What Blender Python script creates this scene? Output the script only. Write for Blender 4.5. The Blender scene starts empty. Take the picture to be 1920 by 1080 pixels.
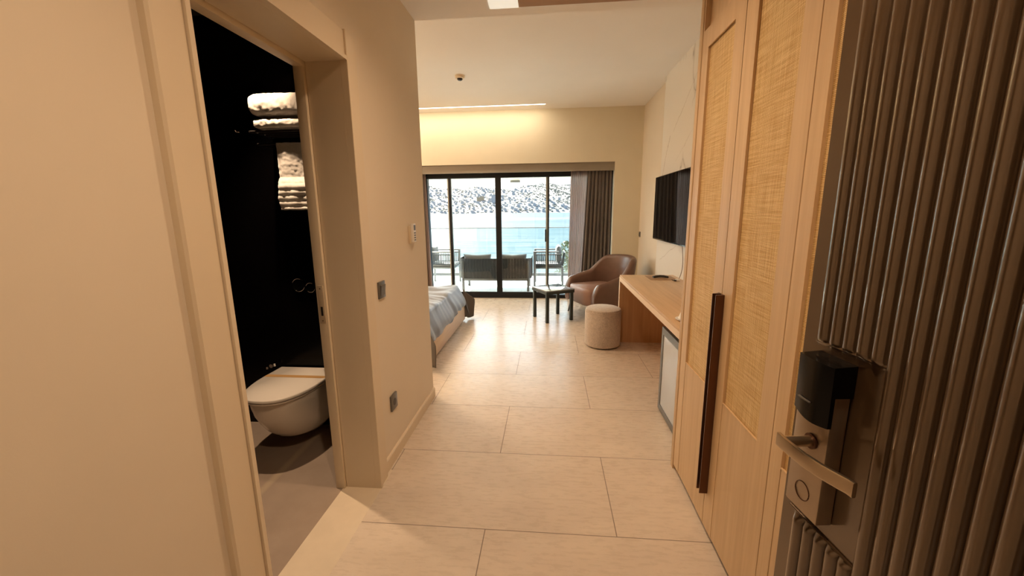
import bpy, bmesh, math, random
from mathutils import Vector, Matrix
random.seed(7)
S = bpy.context.scene
COL = S.collection
PI = math.pi

# ------------------------------------------------------------------ camera
cam_data = bpy.data.cameras.new('camera')
cam_data.sensor_fit = 'HORIZONTAL'
cam_data.sensor_width = 36.0
cam_data.lens = 755.22 / 1920 * 36.0
cam_data.clip_start = 0.02
cam_data.clip_end = 6000
cam = bpy.data.objects.new('camera', cam_data)
COL.objects.link(cam)
_F = Vector((-0.08997379, 0.97815713, -0.18738555))
_R = Vector((0.99592963, 0.08938108, -0.01162751))
_U = Vector((-0.00537519, 0.18766899, 0.98221762))
cam.matrix_world = Matrix(((_R.x, _U.x, -_F.x, 0), (_R.y, _U.y, -_F.y, 0), (_R.z, _U.z, -_F.z, 1.4478), (0, 0, 0, 1)))
S.camera = cam

# ------------------------------------------------------------------ world, sun, exposure
S.view_settings.view_transform = 'Standard'
S.view_settings.look = 'None'
S.view_settings.exposure = 0.55
S.view_settings.gamma = 1.0
S.view_settings.use_curve_mapping = False
S.cycles.use_denoising = True
S.cycles.max_bounces = 10
S.cycles.diffuse_bounces = 6
S.cycles.glossy_bounces = 5
S.cycles.transmission_bounces = 8
S.cycles.transparent_max_bounces = 12
S.cycles.sample_clamp_indirect = 6.0
S.cycles.caustics_reflective = False
S.cycles.caustics_refractive = False

world = bpy.data.worlds.new('daylight')
S.world = world
world.use_nodes = True
wn = world.node_tree
for n in list(wn.nodes):
    wn.nodes.remove(n)
w_out = wn.nodes.new('ShaderNodeOutputWorld')
w_bg = wn.nodes.new('ShaderNodeBackground')
w_sky = wn.nodes.new('ShaderNodeTexSky')
w_sky.sky_type = 'HOSEK_WILKIE'
w_sky.turbidity = 5.0
w_sky.ground_albedo = 0.5
w_sky.sun_direction = Vector((-0.45, 0.66, 0.60)).normalized()
w_hsv = wn.nodes.new('ShaderNodeHueSaturation')
w_hsv.inputs['Saturation'].default_value = 0.95
w_bg.inputs['Strength'].default_value = 18.0
wn.links.new(w_sky.outputs[0], w_hsv.inputs['Color'])
wn.links.new(w_hsv.outputs[0], w_bg.inputs['Color'])
wn.links.new(w_bg.outputs[0], w_out.inputs['Surface'])

def add_light(name, kind, loc, energy, color, rot=(0, 0, 0), **kw):
    d = bpy.data.lights.new(name, kind)
    d.energy = energy
    d.color = color
    for k, v in kw.items():
        setattr(d, k, v)
    o = bpy.data.objects.new(name, d)
    o.location = loc
    o.rotation_euler = rot
    COL.objects.link(o)
    return o

sun = add_light('sun', 'SUN', (0, 0, 30), 31.0, (1.0, 0.95, 0.88), angle=math.radians(1.5))
sun.rotation_euler = Vector((-0.45, 0.66, 0.60)).to_track_quat('Z', 'Y').to_euler()

WARM = (1.0, 0.69, 0.44)
# daylight portal in the glass door opening
portal = add_light('window_portal', 'AREA', (-0.52, 6.85, 1.1), 1.0, (1, 1, 1), (-PI / 2, 0, 0), shape='RECTANGLE', size=3.1, size_y=2.1)
portal.data.cycles.is_portal = True

# ------------------------------------------------------------------ materials
def nt_mat(name):
    m = bpy.data.materials.new(name)
    m.use_nodes = True
    t = m.node_tree
    b = t.nodes['Principled BSDF']
    return m, t, b

def math_node(t, op, a, b=None, c=None):
    n = t.nodes.new('ShaderNodeMath')
    n.operation = op
    for i, v in enumerate((a, b, c)):
        if v is None:
            continue
        if isinstance(v, (int, float)):
            n.inputs[i].default_value = v
        else:
            t.links.new(v, n.inputs[i])
    return n.outputs[0]

def coords(t):
    tc = t.nodes.new('ShaderNodeTexCoord')
    return tc.outputs['Object']

def mapping(t, src, scale=(1, 1, 1), loc=(0, 0, 0)):
    mp = t.nodes.new('ShaderNodeMapping')
    mp.inputs['Scale'].default_value = scale
    mp.inputs['Location'].default_value = loc
    t.links.new(src, mp.inputs['Vector'])
    return mp.outputs[0]

def noise(t, vec, scale, detail=4, rough=0.55):
    n = t.nodes.new('ShaderNodeTexNoise')
    n.inputs['Scale'].default_value = scale
    n.inputs['Detail'].default_value = detail
    n.inputs['Roughness'].default_value = rough
    t.links.new(vec, n.inputs['Vector'])
    return n.outputs['Fac']

def ramp(t, fac, stops):
    r = t.nodes.new('ShaderNodeValToRGB')
    cr = r.color_ramp
    while len(cr.elements) < len(stops):
        cr.elements.new(0.5)
    for e, (p, c) in zip(cr.elements, stops):
        e.position = p
        e.color = (*c, 1)
    t.links.new(fac, r.inputs['Fac'])
    return r.outputs['Color']

def mixc(t, fac, a, b, mode='MIX'):
    n = t.nodes.new('ShaderNodeMix')
    n.data_type = 'RGBA'
    n.blend_type = mode
    for sock, v in ((n.inputs[0], fac), (n.inputs[6], a), (n.inputs[7], b)):
        if isinstance(v, (int, float)):
            sock.default_value = v
        elif isinstance(v, tuple):
            sock.default_value = (*v, 1)
        else:
            t.links.new(v, sock)
    return n.outputs[2]

def bump(t, b, h, strength=0.3, dist=0.01):
    n = t.nodes.new('ShaderNodeBump')
    n.inputs['Strength'].default_value = strength
    n.inputs['Distance'].default_value = dist
    t.links.new(h, n.inputs['Height'])
    t.links.new(n.outputs[0], b.inputs['Normal'])

def plain(name, col, rough=0.5, metal=0.0, var=0.06, scale=6.0, bstr=0.0, bscale=200.0, spec=0.5, coat=0.0):
    m, t, b = nt_mat(name)
    o = coords(t)
    f = noise(t, o, scale)
    lo = tuple(max(0, c * (1 - var)) for c in col)
    hi = tuple(min(1, c * (1 + var)) for c in col)
    t.links.new(ramp(t, f, [(0.3, lo), (0.7, hi)]), b.inputs['Base Color'])
    b.inputs['Roughness'].default_value = rough
    b.inputs['Metallic'].default_value = metal
    b.inputs['Specular IOR Level'].default_value = spec
    b.inputs['Coat Weight'].default_value = coat
    if bstr:
        bump(t, b, noise(t, o, bscale, 3), bstr, 0.002)
    return m

def emit(name, col, strength):
    m, t, b = nt_mat(name)
    b.inputs['Base Color'].default_value = (*col, 1)
    b.inputs['Emission Color'].default_value = (*col, 1)
    b.inputs['Emission Strength'].default_value = strength
    return m

def wood(name, c1, c2, axis=2, rough=0.45, grain=1.0):
    m, t, b = nt_mat(name)
    o = coords(t)
    sc = [38.0, 38.0, 38.0]
    sc[axis] = 1.6
    v = mapping(t, o, tuple(sc))
    f1 = noise(t, v, 1.0, 5, 0.6)
    sc2 = [9.0, 9.0, 9.0]
    sc2[axis] = 0.5
    f2 = noise(t, mapping(t, o, tuple(sc2)), 1.0, 3, 0.5)
    f = math_node(t, 'ADD', math_node(t, 'MULTIPLY', f1, 0.6), math_node(t, 'MULTIPLY', f2, 0.4))
    t.links.new(ramp(t, f, [(0.32, c2), (0.62, c1)]), b.inputs['Base Color'])
    b.inputs['Roughness'].default_value = rough
    b.inputs['Specular IOR Level'].default_value = 0.35
    sc3 = [260.0, 260.0, 260.0]
    sc3[axis] = 8.0
    bump(t, b, noise(t, mapping(t, o, tuple(sc3)), 1.0, 2), 0.12 * grain, 0.001)
    return m

def tile_mat(name, base, dark, grout, x0, y0, bw=1.2, rh=0.6, rough=0.28, offset=0.5, mortar=0.0022):
    m, t, b = nt_mat(name)
    o = coords(t)
    v = mapping(t, o, (1, 1, 1), (-x0, -y0, 0))
    br = t.nodes.new('ShaderNodeTexBrick')
    br.offset = offset
    br.inputs['Scale'].default_value = 1.0
    br.inputs['Brick Width'].default_value = bw
    br.inputs['Row Height'].default_value = rh
    br.inputs['Mortar Size'].default_value = mortar
    br.inputs['Mortar Smooth'].default_value = 0.1
    br.inputs['Bias'].default_value = 0.0
    br.inputs['Color1'].default_value = (0.0, 0.0, 0.0, 1)
    br.inputs['Color2'].default_value = (1.0, 1.0, 1.0, 1)
    t.links.new(v, br.inputs['Vector'])
    per = br.outputs['Color']
    n1 = noise(t, mapping(t, o, (1.0, 2.2, 1)), 2.3, 6, 0.6)
    n2 = noise(t, mapping(t, o, (3.0, 14.0, 1)), 4.0, 5, 0.65)
    n3 = noise(t, o, 60.0, 3, 0.6)
    f = math_node(t, 'ADD', math_node(t, 'MULTIPLY', n1, 0.66), math_node(t, 'ADD', math_node(t, 'MULTIPLY', n2, 0.24), math_node(t, 'MULTIPLY', n3, 0.10)))
    c = ramp(t, f, [(0.36, dark), (0.62, base)])
    c = mixc(t, 0.05, c, per, 'OVERLAY')
    c = mixc(t, br.outputs['Fac'], c, grout)
    t.links.new(c, b.inputs['Base Color'])
    rr = math_node(t, 'ADD', math_node(t, 'MULTIPLY', n2, 0.14), rough - 0.05)
    t.links.new(math_node(t, 'ADD', rr, math_node(t, 'MULTIPLY', br.outputs['Fac'], 0.5)), b.inputs['Roughness'])
    b.inputs['Specular IOR Level'].default_value = 0.4
    h = math_node(t, 'SUBTRACT', math_node(t, 'MULTIPLY', n3, 0.06), br.outputs['Fac'])
    bump(t, b, h, 0.35, 0.002)
    return m

def weave_mat(name, light, dark, pitch=0.0046, ax=('Y', 'Z')):
    m, t, b = nt_mat(name)
    o = coords(t)
    sp = t.nodes.new('ShaderNodeSeparateXYZ')
    t.links.new(o, sp.inputs[0])
    y, z = sp.outputs[ax[0]], sp.outputs[ax[1]]
    wob = math_node(t, 'MULTIPLY', noise(t, o, 9.0, 3), 0.010)
    k = 2 * PI / pitch
    sy = math_node(t, 'SINE', math_node(t, 'MULTIPLY', math_node(t, 'ADD', y, wob), k * 0.5))
    sz = math_node(t, 'SINE', math_node(t, 'MULTIPLY', math_node(t, 'ADD', z, wob), k * 0.5))
    ay = math_node(t, 'ABSOLUTE', sy)
    az = math_node(t, 'ABSOLUTE', sz)
    holes = math_node(t, 'MULTIPLY', ay, az)
    strands = noise(t, mapping(t, o, (1, 6, 210)), 1.0, 2)
    strands2 = noise(t, mapping(t, o, (1, 210, 5)), 1.0, 2)
    c = ramp(t, holes, [(0.02, dark), (0.42, light)])
    c2 = ramp(t, math_node(t, 'MULTIPLY', math_node(t, 'ADD', strands, strands2), 0.5), [(0.36, (0.68, 0.55, 0.36)), (0.6, (1, 1, 1))])
    c = mixc(t, 1.0, c, c2, 'MULTIPLY')
    t.links.new(c, b.inputs['Base Color'])
    b.inputs['Roughness'].default_value = 0.6
    bump(t, b, holes, 0.6, 0.0015)
    return m

def fabric(name, col, rough=0.9, var=0.15, scale=350.0, sheen=0.2, big=4.0):
    m, t, b = nt_mat(name)
    o = coords(t)
    f = math_node(t, 'ADD', math_node(t, 'MULTIPLY', noise(t, o, scale, 2), 0.6), math_node(t, 'MULTIPLY', noise(t, o, big, 4), 0.4))
    lo = tuple(c * (1 - var) for c in col)
    hi = tuple(min(1, c * (1 + var)) for c in col)
    t.links.new(ramp(t, f, [(0.35, lo), (0.65, hi)]), b.inputs['Base Color'])
    b.inputs['Roughness'].default_value = rough
    b.inputs['Sheen Weight'].default_value = sheen
    bump(t, b, noise(t, o, scale, 2), 0.25, 0.001)
    return m

M = {}
M['wall'] = plain('wall_paint', (0.74, 0.66, 0.54), 0.75, var=0.015, scale=3, bstr=0.05, bscale=260, spec=0.25)
M['far_wall'] = plain('far_wall_paint', (0.70, 0.64, 0.50), 0.75, var=0.02, scale=3, bstr=0.05, bscale=260, spec=0.25)
M['ceiling'] = plain('ceiling_paint', (0.86, 0.84, 0.81), 0.8, var=0.01, scale=2, spec=0.2)
M['casing'] = plain('casing_lacquer', (0.72, 0.62, 0.47), 0.42, var=0.015, scale=4, spec=0.35)
M['tile'] = tile_mat('floor_tiles', (0.69, 0.60, 0.50), (0.61, 0.525, 0.435), (0.22, 0.17, 0.13), -0.2863, 1.607, rough=0.26)
M['bal_tile'] = tile_mat('balcony_tiles', (0.74, 0.72, 0.68), (0.64, 0.61, 0.56), (0.4, 0.37, 0.33), 0.1, 6.76, rough=0.4)
M['threshold'] = plain('threshold_stone', (0.70, 0.61, 0.48), 0.35, var=0.05, scale=8)
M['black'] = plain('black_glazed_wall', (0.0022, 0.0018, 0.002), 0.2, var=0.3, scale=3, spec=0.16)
M['oak'] = wood('oak_veneer', (0.66, 0.48, 0.285), (0.53, 0.36, 0.20))
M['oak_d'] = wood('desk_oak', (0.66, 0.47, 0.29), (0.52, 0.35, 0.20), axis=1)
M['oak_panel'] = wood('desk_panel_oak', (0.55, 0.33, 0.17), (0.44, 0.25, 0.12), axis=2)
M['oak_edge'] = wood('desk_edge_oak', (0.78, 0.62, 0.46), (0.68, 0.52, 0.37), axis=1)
M['bronze'] = plain('bronze_metal', (0.12, 0.055, 0.03), 0.32, 0.7, var=0.1)
M['satin'] = plain('satin_nickel', (0.52, 0.43, 0.32), 0.3, 1.0, var=0.04, scale=20)
M['strike'] = plain('pale_nickel', (0.62, 0.52, 0.38), 0.5, 0.3, var=0.04, scale=20)
M['steel'] = plain('brushed_steel', (0.42, 0.34, 0.26), 0.36, 0.9, var=0.05, scale=30)
M['doorpaint'] = plain('door_bronze_paint', (0.066, 0.044, 0.026), 0.32, 0.4, var=0.04, scale=30, bstr=0.0, bscale=900, spec=0.9, coat=1.0)
M['doorpaint'].node_tree.nodes['Principled BSDF'].inputs['Coat Roughness'].default_value = 0.16
M['doorpaint'].node_tree.nodes['Principled BSDF'].inputs['Coat IOR'].default_value = 1.7
M['doorpaint'].node_tree.nodes['Principled BSDF'].inputs['Coat Tint'].default_value = (1.0, 0.86, 0.68, 1)
M['gloss_black'] = plain('gloss_black', (0.004, 0.004, 0.004), 0.16, var=0.1, spec=0.25)
M['chrome'] = plain('chrome', (0.85, 0.85, 0.85), 0.08, 1.0, var=0.01)
M['darkframe'] = plain('anthracite_aluminium', (0.008, 0.010, 0.013), 0.5, 0.0, var=0.05, spec=0.3)
M['greyframe'] = plain('grey_aluminium', (0.50, 0.53, 0.49), 0.5, 0.1, var=0.05)
M['pelmet'] = plain('pelmet_paint', (0.26, 0.225, 0.18), 0.7, var=0.03)
M['curtain'] = fabric('taupe_curtain_cloth', (0.125, 0.11, 0.10))
M['bedcover'] = fabric('grey_satin_bedspread', (0.135, 0.145, 0.165), 0.45, 0.12, 500, 0.4)
M['bedlining'] = fabric('bedspread_underside', (0.10, 0.085, 0.07), 0.8)
M['leather'] = plain('brown_leather', (0.15, 0.085, 0.062), 0.36, var=0.12, scale=9, bstr=0.25, bscale=300, spec=0.5)
M['seatleather'] = plain('seat_leather', (0.30, 0.185, 0.15), 0.42, var=0.08, scale=9, bstr=0.2, bscale=300)
M['boucle'] = fabric('boucle_fabric', (0.50, 0.43, 0.37), 0.95, 0.2, 120, 0.3, 30)
M['tablemetal'] = plain('dark_green_lacquer', (0.018, 0.028, 0.028), 0.35, var=0.1)
M['tabletop'] = plain('polished_grey_top', (0.26, 0.30, 0.32), 0.12, var=0.2, scale=12, spec=1.0, coat=1.0)
M['ceramic'] = plain('glazed_ceramic', (0.80, 0.74, 0.66), 0.12, var=0.01, coat=0.3)
M['towel'] = fabric('white_terry', (0.80, 0.76, 0.70), 1.0, 0.08, 160, 0.5, 20)
M['white'] = plain('white_plastic', (0.82, 0.81, 0.78), 0.4, var=0.01)
M['greyplastic'] = plain('graphite_plastic', (0.14, 0.135, 0.125), 0.35, 0.3, var=0.04)
M['darkplastic'] = plain('dark_plastic', (0.02, 0.016, 0.014), 0.4, var=0.1)
M['tan_paper'] = plain('tan_paper', (0.48, 0.28, 0.10), 0.7, var=0.05)
M['mat'] = plain('tan_leather_mat', (0.36, 0.22, 0.12), 0.6, var=0.06)
M['cable'] = plain('cable_rubber', (0.25, 0.2, 0.17), 0.5, var=0.02)
M['outframe'] = plain('outdoor_grey_metal', (0.15, 0.155, 0.16), 0.5, 0.1, var=0.05)
M['rope'] = fabric('grey_rope', (0.034, 0.040, 0.045), 0.9, 0.2, 90, 0.2)
M['outcush'] = fabric('outdoor_cushion_cloth', (0.12, 0.122, 0.122), 0.9, 0.08, 300)
M['render_white'] = plain('white_render', (0.80, 0.77, 0.70), 0.8, var=0.02)
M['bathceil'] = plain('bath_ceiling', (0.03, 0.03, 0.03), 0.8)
M['corridor'] = plain('corridor_paint', (0.30, 0.26, 0.2), 0.8)

# bathroom floor: darker stone with a light vein
m, t, b = nt_mat('bath_floor_stone'); M['bathfloor'] = m
o = coords(t)
f = noise(t, o, 2.2, 6, 0.6)
c = ramp(t, f, [(0.35, (0.30, 0.235, 0.185)), (0.65, (0.38, 0.305, 0.245))])
wv = t.nodes.new('ShaderNodeTexWave'); wv.wave_type = 'BANDS'
wv.inputs['Scale'].default_value = 0.42; wv.inputs['Distortion'].default_value = 3.5; wv.inputs['Detail'].default_value = 3
t.links.new(mapping(t, o, (1, 0.25, 1), (0.35, 0, 0)), wv.inputs['Vector'])
vein = ramp(t, wv.outputs['Fac'], [(0.985, (0, 0, 0)), (1.0, (1, 1, 1))])
c = mixc(t, math_node(t, 'MULTIPLY', vein, 0.35), c, (0.6, 0.48, 0.32))
t.links.new(c, b.inputs['Base Color']); b.inputs['Roughness'].default_value = 0.4

# marble cladding
m, t, b = nt_mat('marble_cladding'); M['marble'] = m
o = coords(t)
v = mapping(t, o, (1, 1, 0.55))
f = noise(t, v, 0.85, 5, 0.5)
ridge = math_node(t, 'ABSOLUTE', math_node(t, 'SUBTRACT', f, 0.5))
msk = noise(t, o, 1.1, 2)
vv = ramp(t, ridge, [(0.0, (0.36, 0.31, 0.26)), (0.0025, (0.66, 0.61, 0.54)), (0.02, (0.79, 0.755, 0.69))])
c = mixc(t, ramp(t, msk, [(0.42, (0, 0, 0)), (0.58, (1, 1, 1))]), (0.80, 0.765, 0.70), vv)
sp_ = t.nodes.new('ShaderNodeSeparateXYZ'); t.links.new(o, sp_.inputs[0])
nn = math_node(t, 'MULTIPLY', math_node(t, 'SUBTRACT', noise(t, o, 5.0, 5, 0.65), 0.5), 0.16)
br_ = noise(t, o, 3.0, 2)
for (ya, za, yb, zb) in ((4.05, 2.70, 4.75, 2.27), (4.10, 2.20, 4.60, 1.95), (4.85, 2.25, 5.10, 1.80), (4.2, 1.15, 5.0, 0.85), (3.9, 2.95, 4.2, 2.4)):
    k_ = (yb - ya) / (zb - za)
    line = math_node(t, 'ADD', math_node(t, 'ADD', math_node(t, 'MULTIPLY', sp_.outputs[2], -k_), sp_.outputs[1]), -(ya - k_ * za))
    dd_ = math_node(t, 'ABSOLUTE', math_node(t, 'ADD', line, nn))
    inz = math_node(t, 'MULTIPLY', math_node(t, 'GREATER_THAN', sp_.outputs[2], zb), math_node(t, 'LESS_THAN', sp_.outputs[2], za))
    vm = math_node(t, 'MULTIPLY', ramp(t, dd_, [(0.0, (1, 1, 1)), (0.012, (0, 0, 0))]), inz)
    vm = math_node(t, 'MULTIPLY', vm, ramp(t, br_, [(0.35, (.25, .25, .25)), (0.6, (.9, .9, .9))]))
    c = mixc(t, vm, c, (0.36, 0.28, 0.20))
t.links.new(c, b.inputs['Base Color']); b.inputs['Roughness'].default_value = 0.32

M['rattan'] = weave_mat('woven_rattan', (0.93, 0.71, 0.37), (0.36, 0.22, 0.08))

# sheer curtain
m, t, b = nt_mat('sheer_curtain'); M['sheer'] = m
b.inputs['Base Color'].default_value = (0.40, 0.30, 0.26, 1)
b.inputs['Roughness'].default_value = 0.8
tr = t.nodes.new('ShaderNodeBsdfTransparent'); tl = t.nodes.new('ShaderNodeBsdfTranslucent')
tl.inputs['Color'].default_value = (0.50, 0.40, 0.37, 1)
m1 = t.nodes.new('ShaderNodeMixShader'); m1.inputs[0].default_value = 0.5
m2 = t.nodes.new('ShaderNodeMixShader'); m2.inputs[0].default_value = 0.22
out = [n for n in t.nodes if n.type == 'OUTPUT_MATERIAL'][0]
t.links.new(b.outputs[0], m1.inputs[1]); t.links.new(tl.outputs[0], m1.inputs[2])
t.links.new(m1.outputs[0], m2.inputs[1]); t.links.new(tr.outputs[0], m2.inputs[2])
t.links.new(m2.outputs[0], out.inputs[0])

def glass_mat(name, tint=(0.95, 0.98, 0.97), refl=0.08, base=0.04):
    m, t, b = nt_mat(name)
    t.nodes.remove(b)
    tr = t.nodes.new('ShaderNodeBsdfTransparent'); tr.inputs[0].default_value = (*tint, 1)
    gl = t.nodes.new('ShaderNodeBsdfGlossy'); gl.inputs['Roughness'].default_value = 0.01
    lw = t.nodes.new('ShaderNodeLayerWeight'); lw.inputs[0].default_value = 0.25
    mx = t.nodes.new('ShaderNodeMixShader')
    f = math_node(t, 'ADD', math_node(t, 'MULTIPLY', lw.outputs['Fresnel'], refl), base)
    t.links.new(f, mx.inputs[0]); t.links.new(tr.outputs[0], mx.inputs[1]); t.links.new(gl.outputs[0], mx.inputs[2])
    out = [n for n in t.nodes if n.type == 'OUTPUT_MATERIAL'][0]
    t.links.new(mx.outputs[0], out.inputs[0])
    return m
M['glass'] = glass_mat('window_glass')
M['railglass'] = glass_mat('railing_glass', (0.90, 0.96, 0.95), 0.1, 0.05)
M['fridge_glass'] = plain('frosted_fridge_glass', (0.50, 0.52, 0.54), 0.12, var=0.08, scale=2, spec=0.8)

# water
m, t, b = nt_mat('sea_water'); M['sea'] = m
o = coords(t)
n1 = noise(t, mapping(t, o, (0.002, 0.006, 1)), 1.0, 4)
n2 = noise(t, mapping(t, o, (0.03, 0.22, 1)), 1.0, 5, 0.6)
c = ramp(t, math_node(t, 'ADD', math_node(t, 'MULTIPLY', n1, 0.5), math_node(t, 'MULTIPLY', n2, 0.5)),
         [(0.44, (0.008, 0.026, 0.040)), (0.5, (0.019, 0.042, 0.054)), (0.55, (0.050, 0.066, 0.072))])
t.links.new(c, b.inputs['Base Color']); b.inputs['Roughness'].default_value = 0.45
b.inputs['Specular IOR Level'].default_value = 0.03
bump(t, b, n2, 0.5, 0.5)

# far hillside
m, t, b = nt_mat('dry_hillside'); M['hill'] = m
o = coords(t)
n1 = noise(t, mapping(t, o, (0.004, 0.004, 0.008)), 1.0, 5)
n2 = noise(t, mapping(t, o, (0.05, 0.02, 0.09)), 1.0, 4, 0.6)
c = ramp(t, n1, [(0.4, (0.090, 0.074, 0.058)), (0.6, (0.105, 0.097, 0.087))])
c = mixc(t, ramp(t, n2, [(0.52, (0, 0, 0)), (0.62, (1, 1, 1))]), c, (0.075, 0.074, 0.062))
t.links.new(c, b.inputs['Base Color']); b.inputs['Roughness'].default_value = 0.95
M['house'] = plain('whitewashed_house', (0.26, 0.25, 0.24), 0.9, var=0.04, scale=0.05)
M['house_tan'] = plain('tan_house', (0.24, 0.17, 0.095), 0.9, var=0.04, scale=0.05)
M['house_win'] = plain('house_window', (0.05, 0.052, 0.055), 0.5)
M['scrub'] = plain('scrub_green', (0.06, 0.064, 0.05), 0.95, var=0.3, scale=0.02)
M['leaf'] = plain('shrub_leaf', (0.085, 0.09, 0.04), 0.7, var=0.3, scale=15)
M['bark'] = plain('shrub_stem', (0.2, 0.14, 0.09), 0.9)

# ------------------------------------------------------------------ mesh helpers
class MB:
    def __init__(self):
        self.bm = bmesh.new()
    def box(self, x0, x1, y0, y1, z0, z1, bev=0.0, seg=2):
        b = bmesh.new()
        vs = [b.verts.new((x, y, z)) for x in (x0, x1) for y in (y0, y1) for z in (z0, z1)]
        for q in ((0, 1, 3, 2), (4, 6, 7, 5), (0, 4, 5, 1), (2, 3, 7, 6), (0, 2, 6, 4), (1, 5, 7, 3)):
            b.faces.new([vs[i] for i in q])
        bmesh.ops.recalc_face_normals(b, faces=b.faces)
        if bev:
            bmesh.ops.bevel(b, geom=list(b.edges), offset=bev, segments=seg, profile=0.5, affect='EDGES')
        self._merge(b)
        return self
    def _merge(self, b, mat=None):
        if mat is not None:
            b.transform(mat)
        tmp = bpy.data.meshes.new('tmp')
        b.to_mesh(tmp)
        b.free()
        self.bm.from_mesh(tmp)
        bpy.data.meshes.remove(tmp)
    def prism(self, pts, axis, a0, a1, bev=0.0, seg=2):
        """extrude polygon pts (2D, in the two other axes in xyz order) along axis"""
        b = bmesh.new()
        def mk(p, a):
            l = list(p); l.insert(axis, a); return b.verts.new(l)
        v0 = [mk(p, a0) for p in pts]; v1 = [mk(p, a1) for p in pts]
        n = len(pts)
        b.faces.new(v0); b.faces.new(v1[::-1])
        for i in range(n):
            b.faces.new((v0[i], v1[i], v1[(i + 1) % n], v0[(i + 1) % n]))
        bmesh.ops.recalc_face_normals(b, faces=b.faces)
        if bev:
            bmesh.ops.bevel(b, geom=list(b.edges), offset=bev, segments=seg, profile=0.5, affect='EDGES')
        self._merge(b)
        return self
    def cyl(self, c, r, h, axis=2, n=32, r2=None, bev=0.0):
        b = bmesh.new()
        bmesh.ops.create_cone(b, cap_ends=True, segments=n, radius1=r, radius2=r if r2 is None else r2, depth=h)
        if bev:
            ed = [e for e in b.edges if abs(abs(e.verts[0].co.z) - h / 2) < 1e-6 and abs(e.verts[0].co.z - e.verts[1].co.z) < 1e-6]
            bmesh.ops.bevel(b, geom=ed, offset=bev, segments=4, profile=0.5, affect='EDGES')
        m = Matrix.Translation(c)
        if axis == 0:
            m = m @ Matrix.Rotation(PI / 2, 4, 'Y')
        elif axis == 1:
            m = m @ Matrix.Rotation(-PI / 2, 4, 'X')
        self._merge(b, m)
        return self
    def lathe(self, prof, c=(0, 0, 0), n=40):
        b = bmesh.new()
        rings = []
        for r, z in prof:
            if r < 1e-6:
                rings.append([b.verts.new((0, 0, z))])
            else:
                rings.append([b.verts.new((r * math.cos(2 * PI * i / n), r * math.sin(2 * PI * i / n), z)) for i in range(n)])
        for A, B in zip(rings, rings[1:]):
            for i in range(n):
                j = (i + 1) % n
                if len(A) == 1 and len(B) == 1: continue
                if len(A) == 1: b.faces.new((A[0], B[i], B[j]))
                elif len(B) == 1: b.faces.new((A[i], A[j], B[0]))
                else: b.faces.new((A[i], A[j], B[j], B[i]))
        bmesh.ops.recalc_face_normals(b, faces=b.faces)
        self._merge(b, Matrix.Translation(c))
        return self
    def tube(self, pts, r, n=10, closed=False, flat=None):
        """sweep; flat=(w,h) gives a rectangular-ish bar section"""
        b = bmesh.new()
        pts = [Vector(p) for p in pts]
        N = len(pts)
        rings = []
        up = Vector((0, 0, 1))
        for i, p in enumerate(pts):
            if closed:
                d = (pts[(i + 1) % N] - pts[i - 1])
            else:
                d = (pts[min(i + 1, N - 1)] - pts[max(i - 1, 0)])
            d.normalize()
            s = d.cross(up)
            if s.length < 1e-3: s = Vector((1, 0, 0))
            s.normalize(); u = s.cross(d).normalized()
            rr = r[i] if isinstance(r, (list, tuple)) else r
            ring = []
            for k in range(n):
                a = 2 * PI * k / n
                if flat:
                    ca, sa = math.cos(a), math.sin(a)
                    e = 0.35
                    q = s * (flat[0] / 2 * math.copysign(abs(ca) ** e, ca)) + u * (flat[1] / 2 * math.copysign(abs(sa) ** e, sa))
                else:
                    q = s * (rr * math.cos(a)) + u * (rr * math.sin(a))
                ring.append(b.verts.new(p + q))
            rings.append(ring)
        rng = range(N if closed else N - 1)
        for i in rng:
            A, B = rings[i], rings[(i + 1) % N]
            for k in range(n):
                b.faces.new((A[k], A[(k + 1) % n], B[(k + 1) % n], B[k]))
        if not closed:
            b.faces.new(rings[0][::-1]); b.faces.new(rings[-1])
        bmesh.ops.recalc_face_normals(b, faces=b.faces)
        self._merge(b)
        return self
    def grid(self, fn, nu, nv):
        b = bmesh.new()
        vs = [[b.verts.new(fn(i / nu, j / nv)) for j in range(nv + 1)] for i in range(nu + 1)]
        for i in range(nu):
            for j in range(nv):
                b.faces.new((vs[i][j], vs[i + 1][j], vs[i + 1][j + 1], vs[i][j + 1]))
        self._merge(b)
        return self
    def loft(self, rings, cap=True):
        b = bmesh.new()
        R = [[b.verts.new(p) for p in r] for r in rings]
        n = len(rings[0])
        for A, B in zip(R, R[1:]):
            for i in range(n):
                b.faces.new((A[i], A[(i + 1) % n], B[(i + 1) % n], B[i]))
        if cap:
            b.faces.new(R[0][::-1]); b.faces.new(R[-1])
        bmesh.ops.recalc_face_normals(b, faces=b.faces)
        self._merge(b)
        return self
    def build(self, name, mat, parent=None, smooth=True, angle=35):
        me = bpy.data.meshes.new(name)
        self.bm.to_mesh(me)
        self.bm.free()
        if isinstance(mat, (list, tuple)):
            for q in mat: me.materials.append(q)
        else:
            me.materials.append(mat)
        if smooth:
            me.polygons.foreach_set('use_smooth', [True] * len(me.polygons))
            try:
                me.set_sharp_from_angle(angle=math.radians(angle))
            except Exception:
                pass
        o = bpy.data.objects.new(name, me)
        COL.objects.link(o)
        if parent: o.parent = parent
        return o

def tag(o, label=None, cat=None, group=None, kind=None):
    if label: o['label'] = label
    if cat: o['category'] = cat
    if group: o['group'] = group
    if kind: o['kind'] = kind
    return o

def thing(name, label, cat, loc=(0, 0, 0), rz=0.0, group=None, kind=None):
    o = bpy.data.objects.new(name, None)
    o.empty_display_size = 0.1
    COL.objects.link(o)
    o.location = loc
    o.rotation_euler = (0, 0, rz)
    return tag(o, label, cat, group, kind)

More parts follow.
